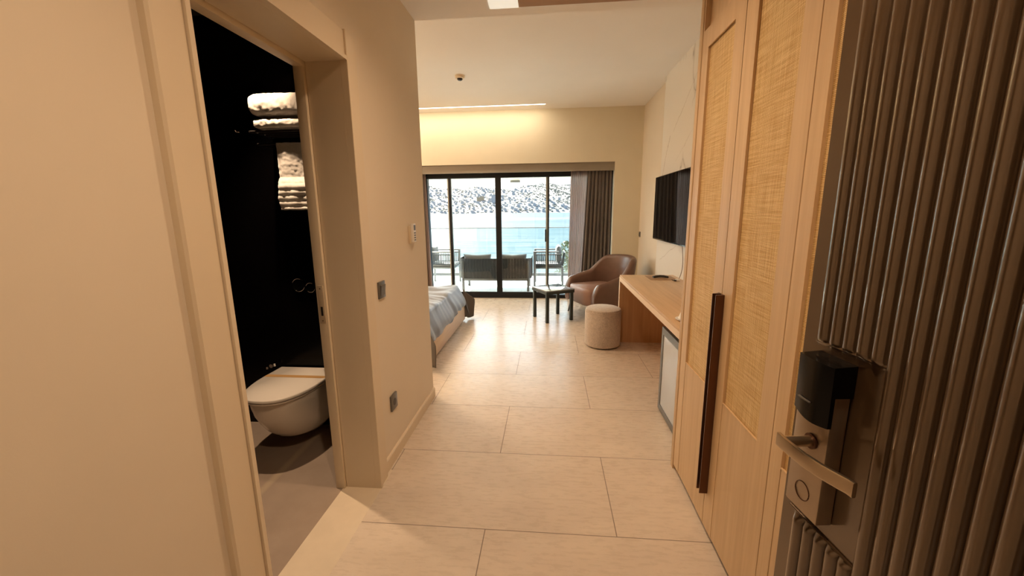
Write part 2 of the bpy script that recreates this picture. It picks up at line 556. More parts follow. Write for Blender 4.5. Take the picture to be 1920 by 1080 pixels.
def struct(name, mb, mat, label, cat, smooth=False):
    o = mb.build(name, mat, smooth=smooth)
    return tag(o, label, cat, kind='structure')

def copy_tree(o, parent=None):
    c = o.copy(); COL.objects.link(c)
    if parent: c.parent = parent
    for ch in [x for x in list(COL.objects) if x.parent == o]:
        copy_tree(ch, c)
    return c

# ------------------------------------------------------------------ room shell
XL = -0.912      # hall wall face
XR = 1.40        # right wall face
YE = 2.945       # end of hall wall / hall ceiling
YF = 6.48        # far wall face
ZH, ZR = 2.72, 2.955
XB = -3.45       # bedroom left wall
struct('floor', MB().box(XL + 0.03, XR + .1, -0.3, YE, -0.1, 0).box(XL, XL + .03, -.3, 0.9, -.1, 0).box(XL, XL + .03, 2.0, YE, -.1, 0).box(XB - .1, XR + .1, YE - .0, 6.66, -0.1, 0), M['tile'],
       'large beige stone-look floor tiles running from the hall to the window', 'floor')
struct('floor_bathroom', MB().box(-2.95, -1.09, 0.2, 2.5, -0.1, 0.0), M['bathfloor'], 'taupe stone floor inside the dark bathroom', 'floor')
tag(MB().box(-1.09, XL + 0.03, 0.9, 2.0, -0.1, 0.0005).build('trim_1', M['threshold'], smooth=False),
    'pale stone threshold strip in the bathroom doorway', 'threshold', kind='structure')
# hall left wall with the bathroom doorway
struct('wall_left', MB().box(-1.09, XL, -0.3, 1.0115, 0, ZH + .3).box(-1.09, XL, 1.8605, 2.48, 0, ZH + .3).box(-1.09, XL, 1.0115, 1.8605, 2.1225, ZH + .3)
       .box(-3.0, XL, 2.48, YE, 0, ZR + .05), M['wall'], 'beige painted hall wall around the bathroom doorway', 'wall')
struct('wall_right', MB().box(XR, XR + 0.1, -0.4, 6.9, 0, ZR + .1), M['wall'], 'cream painted wall behind the television and desk', 'wall')
struct('wall_back', MB().box(XB - .1, -0.45, -0.4, -0.3, 0, ZR).box(0.535, XR, -0.4, -0.3, 0, ZR).box(-0.45, 0.535, -0.4, -0.3, 2.12, ZR), M['wall'],
       'entry wall with the open room doorway', 'wall')
struct('wall_bedroom', MB().box(XB - .1, XB, YE, 6.9, 0, ZR + .1).box(XB, -3.0, 2.845, YE, 0, ZR + .1), M['wall'], 'bedroom wall at the head of the bed', 'wall')
struct('wall_far', MB().box(XB, XR, YF, 6.76, 2.172, ZR + .1).box(1.0, XR, YF, 6.76, 0, 2.172).box(XB, -2.045, YF, 6.76, 0, 2.172), M['far_wall'],
       'cream far wall around the recessed glass sliding door', 'wall')
struct('ceiling', MB().box(XB - .1, XR + .1, YE, 6.9, ZR, ZR + .1), M['ceiling'], 'white bedroom ceiling', 'ceiling')
struct('ceiling_hall', MB().box(XL - 2.1, XR + .1, -0.4, YE, ZH, ZR + .1), M['ceiling'], 'lowered hall ceiling', 'ceiling')
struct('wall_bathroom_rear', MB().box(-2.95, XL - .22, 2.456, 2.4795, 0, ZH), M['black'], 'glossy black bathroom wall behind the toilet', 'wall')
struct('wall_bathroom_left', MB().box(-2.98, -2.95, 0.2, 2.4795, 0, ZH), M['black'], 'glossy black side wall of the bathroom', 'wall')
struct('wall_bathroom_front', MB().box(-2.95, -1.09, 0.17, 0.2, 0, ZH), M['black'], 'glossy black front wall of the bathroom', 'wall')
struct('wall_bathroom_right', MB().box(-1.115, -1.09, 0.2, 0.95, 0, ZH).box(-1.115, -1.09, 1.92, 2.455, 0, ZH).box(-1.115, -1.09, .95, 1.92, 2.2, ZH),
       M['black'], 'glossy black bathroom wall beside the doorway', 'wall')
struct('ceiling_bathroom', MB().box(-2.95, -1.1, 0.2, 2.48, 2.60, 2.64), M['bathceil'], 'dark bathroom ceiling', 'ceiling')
struct('wall_corridor', MB().box(-1.6, 1.6, -2.2, -2.1, 0, 2.7).box(-1.7, -1.6, -2.2, -.4, 0, 2.7).box(1.6, 1.7, -2.2, -.4, 0, 2.7)
       .box(-1.6, 1.6, -2.2, -.4, 2.7, 2.8), M['corridor'], 'corridor walls outside the room entrance', 'wall')
struct('floor_corridor', MB().box(-1.6, 1.6, -2.2, -.3, -0.1, 0), M['tile'], 'corridor floor outside the room entrance', 'floor')
# marble cladding behind the television
struct('trim_2', MB().box(1.34, XR, 0.3, 5.165, 0, ZR), M['marble'], 'veined cream marble cladding behind the television', 'wall panel')
# baseboards
def baseboard(name, pts, label):
    mb = MB()
    mb.prism(pts, 1, 0, 1)
    return mb
bb = MB().prism([(XL, 0), (XL + .014, 0), (XL + .014, .066), (XL + .009, .073), (XL, .073)], 1, 1.952, YE + .0)
struct('baseboard_left', bb, M['casing'], 'low beige baseboard beside the bathroom door frame', 'baseboard')
struct('baseboard_right', MB().box(XR - .014, XR, 5.17, YF, 0, .07), M['casing'], 'low baseboard behind the armchair', 'baseboard')
struct('baseboard_far', MB().box(1.0, XR - .014, YF - .014, YF, 0, .07), M['casing'], 'low baseboard under the far wall', 'baseboard')

# ------------------------------------------------------------------ bathroom door frame
d1 = thing('door_1', 'beige lacquered bathroom door frame with wide casings', 'door frame', (-1.0, 1.436, 0), kind='structure')
d1.location = (0, 0, 0)
def casing_v(y0, y1, inner_hi):
    mb = MB()
    # plan profile (x,y): raised inner bead, groove, flat body and chamfered outer edge
    i_, o_ = (y1, y0) if inner_hi else (y0, y1)
    d = -1 if inner_hi else 1
    pts = [(XL, i_), (XL + .030, i_), (XL + .032, i_ + d * .002), (XL + .032, i_ + d * .017), (XL + .020, i_ + d * .018), (XL + .020, i_ + d * .0205),
           (XL + .025, i_ + d * .021), (XL + .024, o_ - d * .006), (XL + .018, o_), (XL, o_)]
    mb.prism(pts, 2, 0, 2.228)
    return mb
casing_v(0.915, 1.03, True).build('casing', M['casing'], d1, smooth=False)
casing_v(1.842, 1.953, False).build('casing', M['casing'], d1, smooth=False)
MB().prism([(XL, 2.105), (XL + .031, 2.105), (XL + .031, 2.122), (XL + .019, 2.1225), (XL + .019, 2.125), (XL + .023, 2.1255), (XL + .023, 2.222), (XL + .018, 2.2275), (XL, 2.2275)], 1, 1.0301, 1.8419).build('head_casing', M['casing'], d1, smooth=False)
# jamb boards (wall lining)
MB().box(-1.075, XL - .0005, 1.012, 1.03, 0, 2.105, .001).build('jamb', M['casing'], d1, smooth=False)
MB().box(-1.075, XL - .0005, 1.842, 1.86, 0, 2.105, .001).build('jamb', M['casing'], d1, smooth=False)
MB().box(-1.075, XL - .0005, 1.012, 1.86, 2.105, 2.122, .001).build('head_jamb', M['casing'], d1, smooth=False)
ss = MB().box(-1.125, -1.077, 1.826, 1.86, 0, 2.09, .003).build('door_stop', M['casing'], d1)
MB().box(-1.125, -1.077, 1.03, 1.86, 2.085, 2.12, .003).build('door_stop', M['casing'], d1)
MB().box(-1.125, -1.077, 1.012, 1.046, 0, 2.09, .003).build('door_stop', M['casing'], d1)
sp = MB().box(-1.116, -1.086, 1.822, 1.8262, 0.915, 1.105, .0018, 3).build('strike_plate', M['strike'], d1)
MB().box(-1.106, -1.096, 1.8205, 1.8222, 0.955, 1.0).build('latch_hole', M['darkplastic'], sp)
MB().cyl((-1.101, 1.8215, 1.09), .004, .002, 1, 12).cyl((-1.101, 1.8215, .93), .004, .002, 1, 12).build('screw', M['steel'], sp)

# ------------------------------------------------------------------ entry door (open, fluted)
ED = Vector((0.0998, -0.995, 0)); EN = Vector((-0.995, -0.0998, 0))
d2 = thing('door_2', 'open dark bronze fluted entrance door with card lock', 'door', (0.435, 0.70, 0), kind='structure')
# local frame: +x = towards hinge (u), +y = away from room side.. n = -y_local
d2.rotation_euler = (0, 0, math.atan2(ED.y, ED.x))
# local x -> ED, local y -> rot90(ED) = (0.995,0.0998) = -EN ; so towards viewer = -y
LW, LH = 0.905, 2.10
PITCH = 0.0243
def rib_h(u):
    if u < .030 or u > .030 + PITCH * n_rib - 1e-6: return 0.0
    ph = (u - .030) / PITCH
    fr = ph - math.floor(ph)
    return 0.0082 * max(0.0, 1 - (2 * fr - 1) ** 2) ** 0.7
def smooth(a, b, x):
    k = max(0, min(1, (x - a) / (b - a))); return k * k * (3 - 2 * k)
us = [0.0, 0.004]
us.append(.0295)
n_rib = int((LW - .06) / PITCH)
for k in range(n_rib):
    for j in range(16):
        us.append(.030 + PITCH * (k + .5 - .5 * math.cos(PI * j / 16)))
us.append(.030 + PITCH * n_rib)
us.append(.0305 + PITCH * n_rib)
us.append(LW)
zs = [0.01, 0.012, .04, .05, .5]
zs += [0.885 + .004 * i for i in range(13)]
zs += [1.0, 1.1, 1.2] + [1.215 + .004 * i for i in range(13)]
zs += [1.6, 2.05, 2.06, 2.098, 2.10]
zs = sorted(zs)
def dh(u, z):
    h = rib_h(u)
    side = 1 - smooth(.150, .156, u)
    inpatch = side * smooth(.918 - .012 * (1 - u / .16), .926, z) * (1 - smooth(1.233, 1.241, z))
    h *= (1 - inpatch)
    h *= smooth(.04, .05, z) * (1 - smooth(2.05, 2.06, z))
    return h
mb = MB()
vv_ = [[mb.bm.verts.new((uu, -dh(uu, zz), zz)) for zz in zs] for uu in us]
for i in range(len(us) - 1):
    for j in range(len(zs) - 1):
        mb.bm.faces.new((vv_[i][j], vv_[i + 1][j], vv_[i + 1][j + 1], vv_[i][j + 1]))
mb.box(0, LW, 0.0002, 0.05, .01, LH)
bmesh.ops.recalc_face_normals(mb.bm, faces=mb.bm.faces)
mb.build('door_leaf', M['doorpaint'], d2, angle=60)
# raised rim of the lock patch
MB().tube([(.02, -.0015, .926), (.158, -.0015, .926)], .0022, 8).tube([(.03, -.0015, 1.236), (.156, -.0015, 1.238)], .0025, 8).build('patch_edge', M['doorpaint'], d2)
# lock case
lk = MB().box(.036, .106, -.026, 0, .955, 1.19, .003).build('lock_case', M['steel'], d2)
MB().tube([(.071 + .015 * math.cos(a), -.0262, .992 + .0155 * math.sin(a)) for a in [2 * PI * i / 28 for i in range(28)]], .0009, 6, closed=True).build('cylinder_cover_ring', M['bronze'], lk)
# card reader housing with curved lower lip
rd = MB()
prof = [(-.036, 1.222), (-.0005, 1.222), (-.0005, 1.160), (-.030, 1.160)]
rings = []
for k in range(13):
    s_ = k / 12
    uu = .040 + .070 * s_
    zl = 1.128 - .006 * math.sin(s_ * PI) - .004 * s_
    yf = -.034 - .004 * math.sin(s_ * PI)
    rings.append([(uu, yf, 1.2195), (uu, -.0005, 1.222), (uu, -.0005, 1.172), (uu, -.0272, 1.172), (uu, -.0272, zl), (uu, yf + .001, zl)])
rd.loft(rings)
rdo = rd.build('card_reader', M['gloss_black'], d2, angle=40)
MB().box(.052, .078, -.0395, -.034, 1.150, 1.152).build('status_light_slot', M['greyplastic'], rdo)
# lever handle
zc = 1.085
lev = MB()
lev.tube([(.077, -.026, zc), (.077, -.072, zc)], .0085, 16)
lev.tube([(.068, -.0735, zc), (.080, -.0745, zc), (.10, -.0745, zc), (.125, -.0735, zc), (.15, -.069, zc), (.170, -.062, zc), (.183, -.057, zc), (.192, -.056, zc)], .01, 16, flat=(.0065, .022))
lev.build('lever_handle', M['satin'], d2, angle=50)
MB().cyl((.077, -.0275, zc), .0125, .004, 1, 24).build('handle_collar', M['bronze'], d2)
MB().box(-.001, .0, .008, .042, .93, 1.18, 0).build('edge_plate', M['satin'], d2)

# entry door frame
d3 = thing('door_3', 'frame of the room entrance behind the viewer', 'door frame', (0, 0, 0), kind='structure')
MB().box(-.47, -.43, -.42, -.28, 0, 2.12).build('jamb', M['doorpaint'], d3)
MB().box(.535, .575, -.42, -.28, 0, 2.12).build('jamb', M['doorpaint'], d3)
MB().box(-.47, .575, -.42, -.28, 2.11, 2.15).build('head_jamb', M['doorpaint'], d3)

# ------------------------------------------------------------------ window_1 : sliding glass doors
w1 = thing('window_1', 'wide anthracite framed sliding glass doors onto the balcony', 'window', (0, 0, 0), kind='structure')
fr = MB()
fr.box(-2.045, 1.0, 6.66, 6.76, 1.98, 2.172).box(-2.045, 1.0, 6.66, 6.76, 0, .06)
fr.box(-2.045, -1.99, 6.66, 6.76, 0, 2.172).box(.95, 1.0, 6.66, 6.76, 0, 2.172)
fr.build('window_frame', M['darkframe'], w1, smooth=False)
# sliding leaves: two meet at the dark post
def leaf(x0, x1, y0, y1, bar0, bar1, top=1.985, bot=.06, bt=.04):
    g = MB().box(x0, bar0, y0, y1, bot, top).box(bar1, x1, y0, y1, bot, top).box(bar0, bar1, y0, y1, top - .004, top).box(bar0, bar1, y0, y1, bot, bot + bt)
    return g
leaf(-1.64, -.825, 6.665, 6.70, -1.60, -.868).build('sliding_leaf', M['darkframe'], w1, smooth=False)
leaf(-.825, 0.0, 6.665, 6.70, -.776, -.02).build('sliding_leaf', M['darkframe'], w1, smooth=False)
MB().box(-.8255, -.8245, 6.6635, 6.666, .06, 1.98).build('meeting_seal', M['gloss_black'], w1, smooth=False)
MB().box(-1.668, -1.600, 6.705, 6.735, .06, 1.985).build('mullion', M['greyframe'], w1, smooth=False)
MB().box(-.048, .006, 6.705, 6.735, .06, 1.985).build('mullion', M['greyframe'], w1, smooth=False)
for a, b_, y in ((-1.99, -1.665, 6.72), (-1.60, -.868, 6.682), (-.776, -.045, 6.682), (.005, .95, 6.72)):
    MB().box(a, b_, y, y + .006, .06, 1.985).build('pane', M['glass'], w1, smooth=False)
MB().box(-.06, -.035, 6.64, 6.665, .95, 1.15, .004).build('pull_handle', M['darkframe'], w1)
# curtain pelmet in the recess
struct('trim_3', MB().box(-2.045, 1.0, 6.515, 6.535, 2.045, 2.172), M['pelmet'], 'taupe curtain pelmet at the head of the window recess', 'pelmet')

def curtain(name, x0, x1, mat, label, folds, amp, y=6.60, zt=2.10, zb=0.03, flare=0.0, group=None, xb0=None, xb1=None, ph=0.0):
    rnd = random.Random(len(label))
    offs = [rnd.uniform(-.35, .35) for _ in range(60)]
    xb0 = x0 if xb0 is None else xb0; xb1 = x1 if xb1 is None else xb1
    def fn(u, v):
        z = zt + (zb - zt) * v
        xx0 = x0 + (xb0 - x0) * v; xx1 = x1 + (xb1 - x1) * v
        i = int(u * folds); o = offs[i % 60]
        a = amp * (0.75 + .35 * math.sin(v * 2.2 + o * 6))
        ww = u + .010 * math.sin(v * 5 + u * 17) * v
        x = xx0 + (xx1 - xx0) * ww
        return (x, y + a * math.sin(2 * PI * folds * u + ph + o * .8) + .3 * a * math.sin(2 * PI * folds * 2.3 * u + v * 3), z)
    mb = MB().grid(fn, int(folds * 16), 40)
    o = mb.build(name, mat, angle=180)
    md = o.modifiers.new('thick', 'SOLIDIFY'); md.thickness = .0015
    return tag(o, label, 'curtain', group)
curtain('heavy_curtain', .60, .975, M['curtain'], 'taupe blackout curtain bunched at the right end of the window', 7, .020, y=6.595, xb0=.52)
curtain('sheer_curtain', .345, .62, M['sheer'], 'pinkish translucent sheer gathered left of the blackout curtain', 9, .016, y=6.635, xb0=.315, xb1=.56)
curtain('sheer_curtain', -2.035, -1.99, M['sheer'], 'narrow sheer curtain edge at the left end of the window', 2, .015, y=6.60, xb1=-1.965)
curtain('heavy_curtain', -2.04, -2.005, M['curtain'], 'taupe curtain edge behind the sheer at the window left end', 2, .012, y=6.635, xb1=-1.99)

# ------------------------------------------------------------------ wardrobe
XW = 0.71
wd = thing('wardrobe', 'tall oak wardrobe with woven rattan door panels and bronze pulls', 'wardrobe', (XW, 2.17, 0))
def L(x0, x1, y0, y1, z0, z1): return (x0 - XW, x1 - XW, y0 - 2.17, y1 - 2.17, z0, z1)
MB().box(*L(.708, 1.335, 2.132, 2.17, 0, ZH - .001), .0015).build('end_panel', M['oak'], wd)
MB().box(*L(.74, 1.335, -.28, 2.13, .045, ZH - .001)).build('carcass', M['oak'], wd, smooth=False)
MB().box(*L(.752, 1.3, -.28, 2.13, 0, .045)).build('plinth', M['bronze'], wd, smooth=False)
MB().box(*L(.71, .74, -.28, .795, .03, ZH - .001)).build('filler_panel', M['oak'], wd, smooth=False)
def wdoor(y1, y0, sl, sr, seam=True, hinge_left=True):
    """door between y0<y1 ; sl: stile width on far side, sr on near side"""
    zb, zt = .03, ZH - .006
    dd = MB()
    x0, x1 = .711, .735
    dd.box(*L(x0, x1, y1 - sl, y1, zb, 2.25)).box(*L(x0, x1, y1 - .010, y1, 2.25, zt))
    dd.box(*L(x0, x1, y0, y0 + sr, zb, zt))
    dd.box(*L(x0, x1, y0 + sr, y1 - sl, 2.168, 2.25))
    fo = dd.build('door', M['oak'], wd, smooth=False)
    MB().box(*L(.7125, x1 - .004, y0 + sr + .0012, y1 - sl - .0012, zb, .664)).build('lower_panel', M['oak'], fo, smooth=False)
    MB().box(*L(.721, .733, y0 + sr - .002, y1 - sl + .002, .664, 2.168)).build('rattan_panel', M['rattan'], fo, smooth=False)
    MB().box(*L(.7345, .7395, y0 + sr, y1 - .010, 2.24, zt)).build('upper_panel', M['oak'], fo, smooth=False)
    ya, yb = y0 + sr, y1 - sl
    MB().box(*L(.7105, .716, ya, yb, 2.163, 2.1685)).build('panel_bead', M['oak'], fo, smooth=False)
    MB().box(*L(.7105, .716, ya, yb, .6635, .668)).build('panel_bead', M['oak'], fo, smooth=False)
    return fo
dA = wdoor(2.128, 1.695, .075, .088)
dB = wdoor(1.690, 1.241, .090, .082)
dC = wdoor(1.236, .800, .060, .08)
def pull(y0, y1, par):
    mb = MB().prism([(XW - .034, y0), (XW + .0005, y0), (XW + .0005, y1), (XW - .004, y1), (XW - .006, y0 + (y1 - y0) * .55), (XW - .034, y0 + .004)] if True else [], 2, .20, 1.104)
    mb.bm.transform(Matrix.Translation((-XW, -2.17, 0)))
    return mb.build('pull_handle', M['bronze'], par, smooth=False)
pull(1.697, 1.722, dA)
pull(1.664, 1.688, dB)

# ------------------------------------------------------------------ desk
dk = thing('desk', 'light oak wall desk with panel end beyond the wardrobe', 'desk', (1.05, 3.3, 0))
def LD(x0, x1, y0, y1, z0, z1): return (x0 - 1.05, x1 - 1.05, y0 - 3.3, y1 - 3.3, z0, z1)
MB().box(*LD(.776, 1.338, 2.175, 4.43, .735, .752), .0015).build('desk_top', M['oak_d'], dk)
MB().box(*LD(.772, .79, 2.175, 4.43, .690, .7345)).build('front_edge', M['oak_edge'], dk, smooth=False)
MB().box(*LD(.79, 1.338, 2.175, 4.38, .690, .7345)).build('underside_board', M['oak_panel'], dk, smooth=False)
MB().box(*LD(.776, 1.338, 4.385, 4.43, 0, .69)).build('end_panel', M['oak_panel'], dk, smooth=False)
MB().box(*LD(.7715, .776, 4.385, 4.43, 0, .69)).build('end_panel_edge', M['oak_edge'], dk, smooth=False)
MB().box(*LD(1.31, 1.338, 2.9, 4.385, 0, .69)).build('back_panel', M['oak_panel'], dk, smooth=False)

# mini fridge
fg = thing('mini_fridge', 'grey framed glass door minibar fridge under the desk', 'fridge', (1.05, 2.62, 0))
def LG(x0, x1, y0, y1, z0, z1): return (x0 - 1.05, x1 - 1.05, y0 - 2.62, y1 - 2.62, z0, z1)
MB().box(*LG(.85, 1.30, 2.36, 2.85, .012, .63), .006).build('cabinet', M['darkplastic'], fg)
fd = MB().box(*LG(.81, .848, 2.36, 2.40, .012, .63)).box(*LG(.81, .848, 2.81, 2.85, .012, .63)).box(*LG(.81, .848, 2.40, 2.81, .012, .055)).box(*LG(.81, .848, 2.40, 2.81, .58, .63)).build('door', M['greyplastic'], fg, smooth=False)
MB().box(*LG(.814, .844, 2.40, 2.81, .055, .58)).build('door_glass', M['fridge_glass'], fd, smooth=False)
for yy in (2.42, 2.79):
    MB().cyl((.9 - 1.05, yy - 2.62, .006), .015, .012, 2, 14).build('foot', M['darkplastic'], fg)

# desk items
tag(MB().box(1.02, 1.285, 4.09, 4.345, .7525, .7565, .0015).build('desk_mat', M['mat']), 'flat tan leather mat on the far end of the desk', 'desk mat')
rc = thing('remote_control', 'black remote control lying on the tan desk mat', 'remote control', (1.15, 4.22, .757), math.radians(4))
mbr = MB()
rings = []
for k in range(11):
    s_ = k / 10; x = -.075 + .15 * s_
    zz = .006 + .010 * math.sin(PI * s_)
    w = .022
    rings.append([(x, -w, zz - .006), (x, w, zz - .006), (x, w, zz + .006), (x, w * .7, zz + .010), (x, -w * .7, zz + .010), (x, -w, zz + .006)])
mbr.loft(rings).build('body', M['darkplastic'], rc)
kb = MB()
for i in range(5):
    for j in range(2):
        kb.cyl((-.045 + .02 * i, -.008 + .016 * j, .0255 - .0012 * abs(i - 2)), .0045, .003, 2, 10)
kb.build('buttons', M['greyplastic'], rc)
# power cable from the television and its plug
cb = MB()
pts = []
for k in range(15):
    s_ = k / 14
    pts.append((1.322 - .03 * math.sin(s_ * PI) * .3 - .04 * s_ ** 4, 4.15 - .10 * s_ - .04 * math.sin(s_ * PI), 1.10 - .325 * s_))
cb.tube(pts, .0035, 8)
tag(cb.build('power_cable', M['cable']), 'thin grey cable hanging from the television to the desk', 'cable')
pg = thing('power_adapter', 'small black and white plug adapter lying on the desk by the cable', 'adapter', (1.262, 4.03, .7525), math.radians(35))
MB().box(-.025, .025, -.014, .014, 0, .022, .004).build('body', M['white'], pg)
MB().box(-.045, -.025, -.010, .010, .003, .018, .003).build('plug_head', M['darkplastic'], pg)
MB().tube([(-.045, 0, .01), (-.06, .01, .012), (-.05, .025, .02)], .003, 8).build('cord', M['darkplastic'], pg)
# folded wrapper / tray on the near end of the desk
tr_ = thing('serving_tray', 'small pale tray with a folded card on the near desk end', 'tray', (.875, 2.56, .7525), math.radians(20))
MB().lathe([(0, 0), (.05, 0), (.068, .010), (.070, .012), (.066, .012), (.048, .004), (0, .004)], (0, 0, 0), 36).build('dish', M['white'], tr_)
cd = MB()
cd.prism([(-.045, .012), (-.006, .085), (0, .085), (-.039, .012)], 1, -.03, .03)
cd.prism([(.035, .012), (.0, .085), (-.006, .085), (.029, .012)], 1, -.03, .03)
cd.build('folded_card', M['white'], tr_, smooth=False)

# ------------------------------------------------------------------ television
M['screen'] = plain('television_screen', (0.004, 0.005, 0.007), 0.03, var=0.1)
tv = thing('television', 'large flat black television mounted on the marble panel', 'television', (1.30, 4.52, 1.46))
MB().box(-.018, .012, -.63, .63, -.365, .365, .003).build('housing', M['gloss_black'], tv)
MB().box(-.0195, -.018, -.622, .622, -.350, .358).build('screen', M['screen'], tv, smooth=False)
MB().box(.0125, .0395, -.2, .2, -.15, .15).build('wall_bracket', M['darkplastic'], tv, smooth=False)

# ------------------------------------------------------------------ wall fittings
sw = thing('light_switch', 'graphite rocker light switch beside the bathroom door casing', 'light switch', (XL, 2.085, 1.035))
MB().box(0.0002, .010, -.041, .041, -.046, .046, .002).build('plate', M['greyplastic'], sw)
MB().prism([(.010, -.030), (.012, -.030), (.018, .026), (.010, .028)], 1, -.026, .030).build('rocker', M['greyplastic'], sw, smooth=False)
so = thing('wall_socket', 'graphite wall socket low beside the bathroom door', 'socket', (XL, 2.140, .352))
MB().box(0.0002, .012, -.043, .043, -.046, .046, .002).build('plate', M['greyplastic'], so)
MB().cyl((.0115, 0, 0), .0215, .003, 0, 28).build('socket_well', M['darkplastic'], so)
th = thing('thermostat', 'white air conditioning remote in a wall holder near the hall corner', 'thermostat', (XL, 2.605, 1.31))
MB().box(.0002, .016, -.034, .034, -.062, .050, .003).build('holder', M['casing'], th)
MB().box(.0165, .034, -.026, .026, -.055, .065, .003).build('remote_body', M['white'], th)
MB().box(.0342, .0348, -.018, .018, .022, .056).build('display', M['greyplastic'], th, smooth=False)
bt_ = MB()
for i in range(4):
    for j in range(2):
        bt_.box(.0342, .0355, -.015 + .018 * j, -.003 + .018 * j, -.045 + .015 * i, -.036 + .015 * i)
bt_.build('buttons', M['outframe'], th, smooth=False)
s2 = thing('light_switch', 'small dark switch on the right wall near the far corner', 'light switch', (XR, 6.40, 1.075))
MB().box(-.010, -.0002, -.041, .041, -.041, .041, .002).build('plate', M['greyplastic'], s2)
MB().box(-.014, -.010, -.026, .026, -.026, .026, .001).build('rocker', M['darkplastic'], s2)
sd = thing('smoke_detector', 'round beige smoke detector on the bedroom ceiling', 'smoke detector', (-1.009, 4.84, ZR))
MB().lathe([(0, -.0005), (.055, -.0005), (.055, -.012), (.048, -.030), (.0, -.030)], n=36).build('base', M['casing'], sd)
MB().lathe([(0, -.030), (.030, -.030), (.030, -.042), (.018, -.052), (0, -.052)], n=28).build('sensor', M['darkplastic'], sd)

# air vent in the hall ceiling
av = thing('ceiling_air_vent', 'long linear air grille with glowing white end plate in hall ceiling', 'air vent', (0.1, 2.74, ZH))
MB().box(-.49, .56, .08, .092, -.008, -.0005).box(-.49, .56, -.16, -.148, -.008, -.0005).box(-.49, -.478, -.148, .08, -.008, -.0005).box(.548, .56, -.148, .08, -.008, -.0005).build('frame', M['white'], av, smooth=False)
MB().box(-.478, -.296, -.148, .08, -.012, -.0005).build('end_plate', emit('lit_panel', (0.86, 0.85, 0.74), .4), av, smooth=False)  # end plate given emission so it reads bright, like a lit panel
MB().box(-.296, .548, -.148, .08, -.0015, -.0005).build('duct_backing', M['darkplastic'], av, smooth=False)
vs = MB()
for i in range(8):
    y = -.138 + .028 * i
    vs.prism([(y, -.0025), (y + .020, -.010), (y + .022, -.008), (y + .003, -.0018)], 0, -.296, .548)
M['slat'] = plain('tan_grille_slat', (0.46, 0.33, 0.24), 0.5)
o = vs.build('slats', M['slat'], av, smooth=False)

# lamps: recessed hall downlights
def downlight(x, y, z, energy, label, cat='ceiling light', spot=2.5, blend=0.8, color=WARM, r=.04, group=None, name='recessed_downlight'):
    t_ = thing(name, label, cat, (x, y, z), group=group)
    MB().lathe([(r, -.0004), (r + .014, -.0004), (r + .012, -.005), (r, -.006), (r, -.0004)], n=32).build('trim_ring', M['white'], t_)
    MB().cyl((0, 0, -.0018), r, .002, 2, 28).build('bulb', emit('bulb_glow', color, 12), t_)
    l = add_light('downlight_lamp', 'SPOT', (x, y, z - .02), energy, color, (0, 0, 0), spot_size=spot, spot_blend=blend, shadow_soft_size=r)
    return t_
downlight(-.05, .45, ZH, 58, 'recessed downlight in the hall ceiling above the entrance', spot=2.4, blend=1.0)
downlight(-.05, 1.75, ZH, 42, 'recessed downlight in the hall ceiling before the wardrobe end', spot=2.5, blend=1.0)
downlight(-1.62, 2.10, 2.60, 90, 'recessed downlight above the toilet', spot=1.12, r=.018)
# unseen ceiling lamp over the bed, added to brighten the bedroom
def fill_lamp(x, y, z, energy, label):
    t_ = thing('fill_ceiling_lamp', label, 'ceiling light', (x, y, z))
    MB().lathe([(0, -.0005), (.44, -.0005), (.45, -.02), (.44, -.07), (0, -.085)], n=40).build('diffuser', emit('fill_lamp_glow', WARM, 4), t_)
    add_light('fill_lamp_light', 'AREA', (x, y, z - .09), energy, WARM, (0, 0, 0), shape='DISK', size=.9, spread=PI)
fill_lamp(-2.4, 4.3, ZR, 44, 'unseen round ceiling lamp added over the bed as fill light')
# linear LED slot near the window wall
ls = thing('linear_ceiling_light', 'thin white linear light slot in the ceiling near the window', 'ceiling light', (-1.7, 6.19, ZR))
MB().box(-1.64, 1.64, -.016, .016, -.002, -.0004).build('diffuser', emit('led_strip_glow', (1.0, 0.88, 0.72), 6), ls, smooth=False)
MB().box(-1.65, 1.65, -.022, -.016, -.004, -.0004).box(-1.65, 1.65, .016, .022, -.004, -.0004).build('profile', M['white'], ls, smooth=False)
add_light('linear_light_lamp', 'AREA', (-1.7, 6.19, ZR - .006), 11, (1.0, .82, .58), (math.radians(18), 0, 0), shape='RECTANGLE', size=3.25, size_y=.03, spread=PI)

# ------------------------------------------------------------------ bed
bd = thing('bed', 'low bed with oak base and crumpled grey satin cover', 'bed', (-2.3, 4.36, 0))
BX, BY = -2.3, 4.36
MB().box(-3.44 - BX, -1.125 - BX, 3.50 - BY, 5.22 - BY, 0.02, .30, .004).build('base', M['oak_edge'], bd)
MB().box(-3.40 - BX, -1.27 - BX, 3.62 - BY, 5.10 - BY, .30, .445, .05, 4).build('mattress', M['towel'], bd)
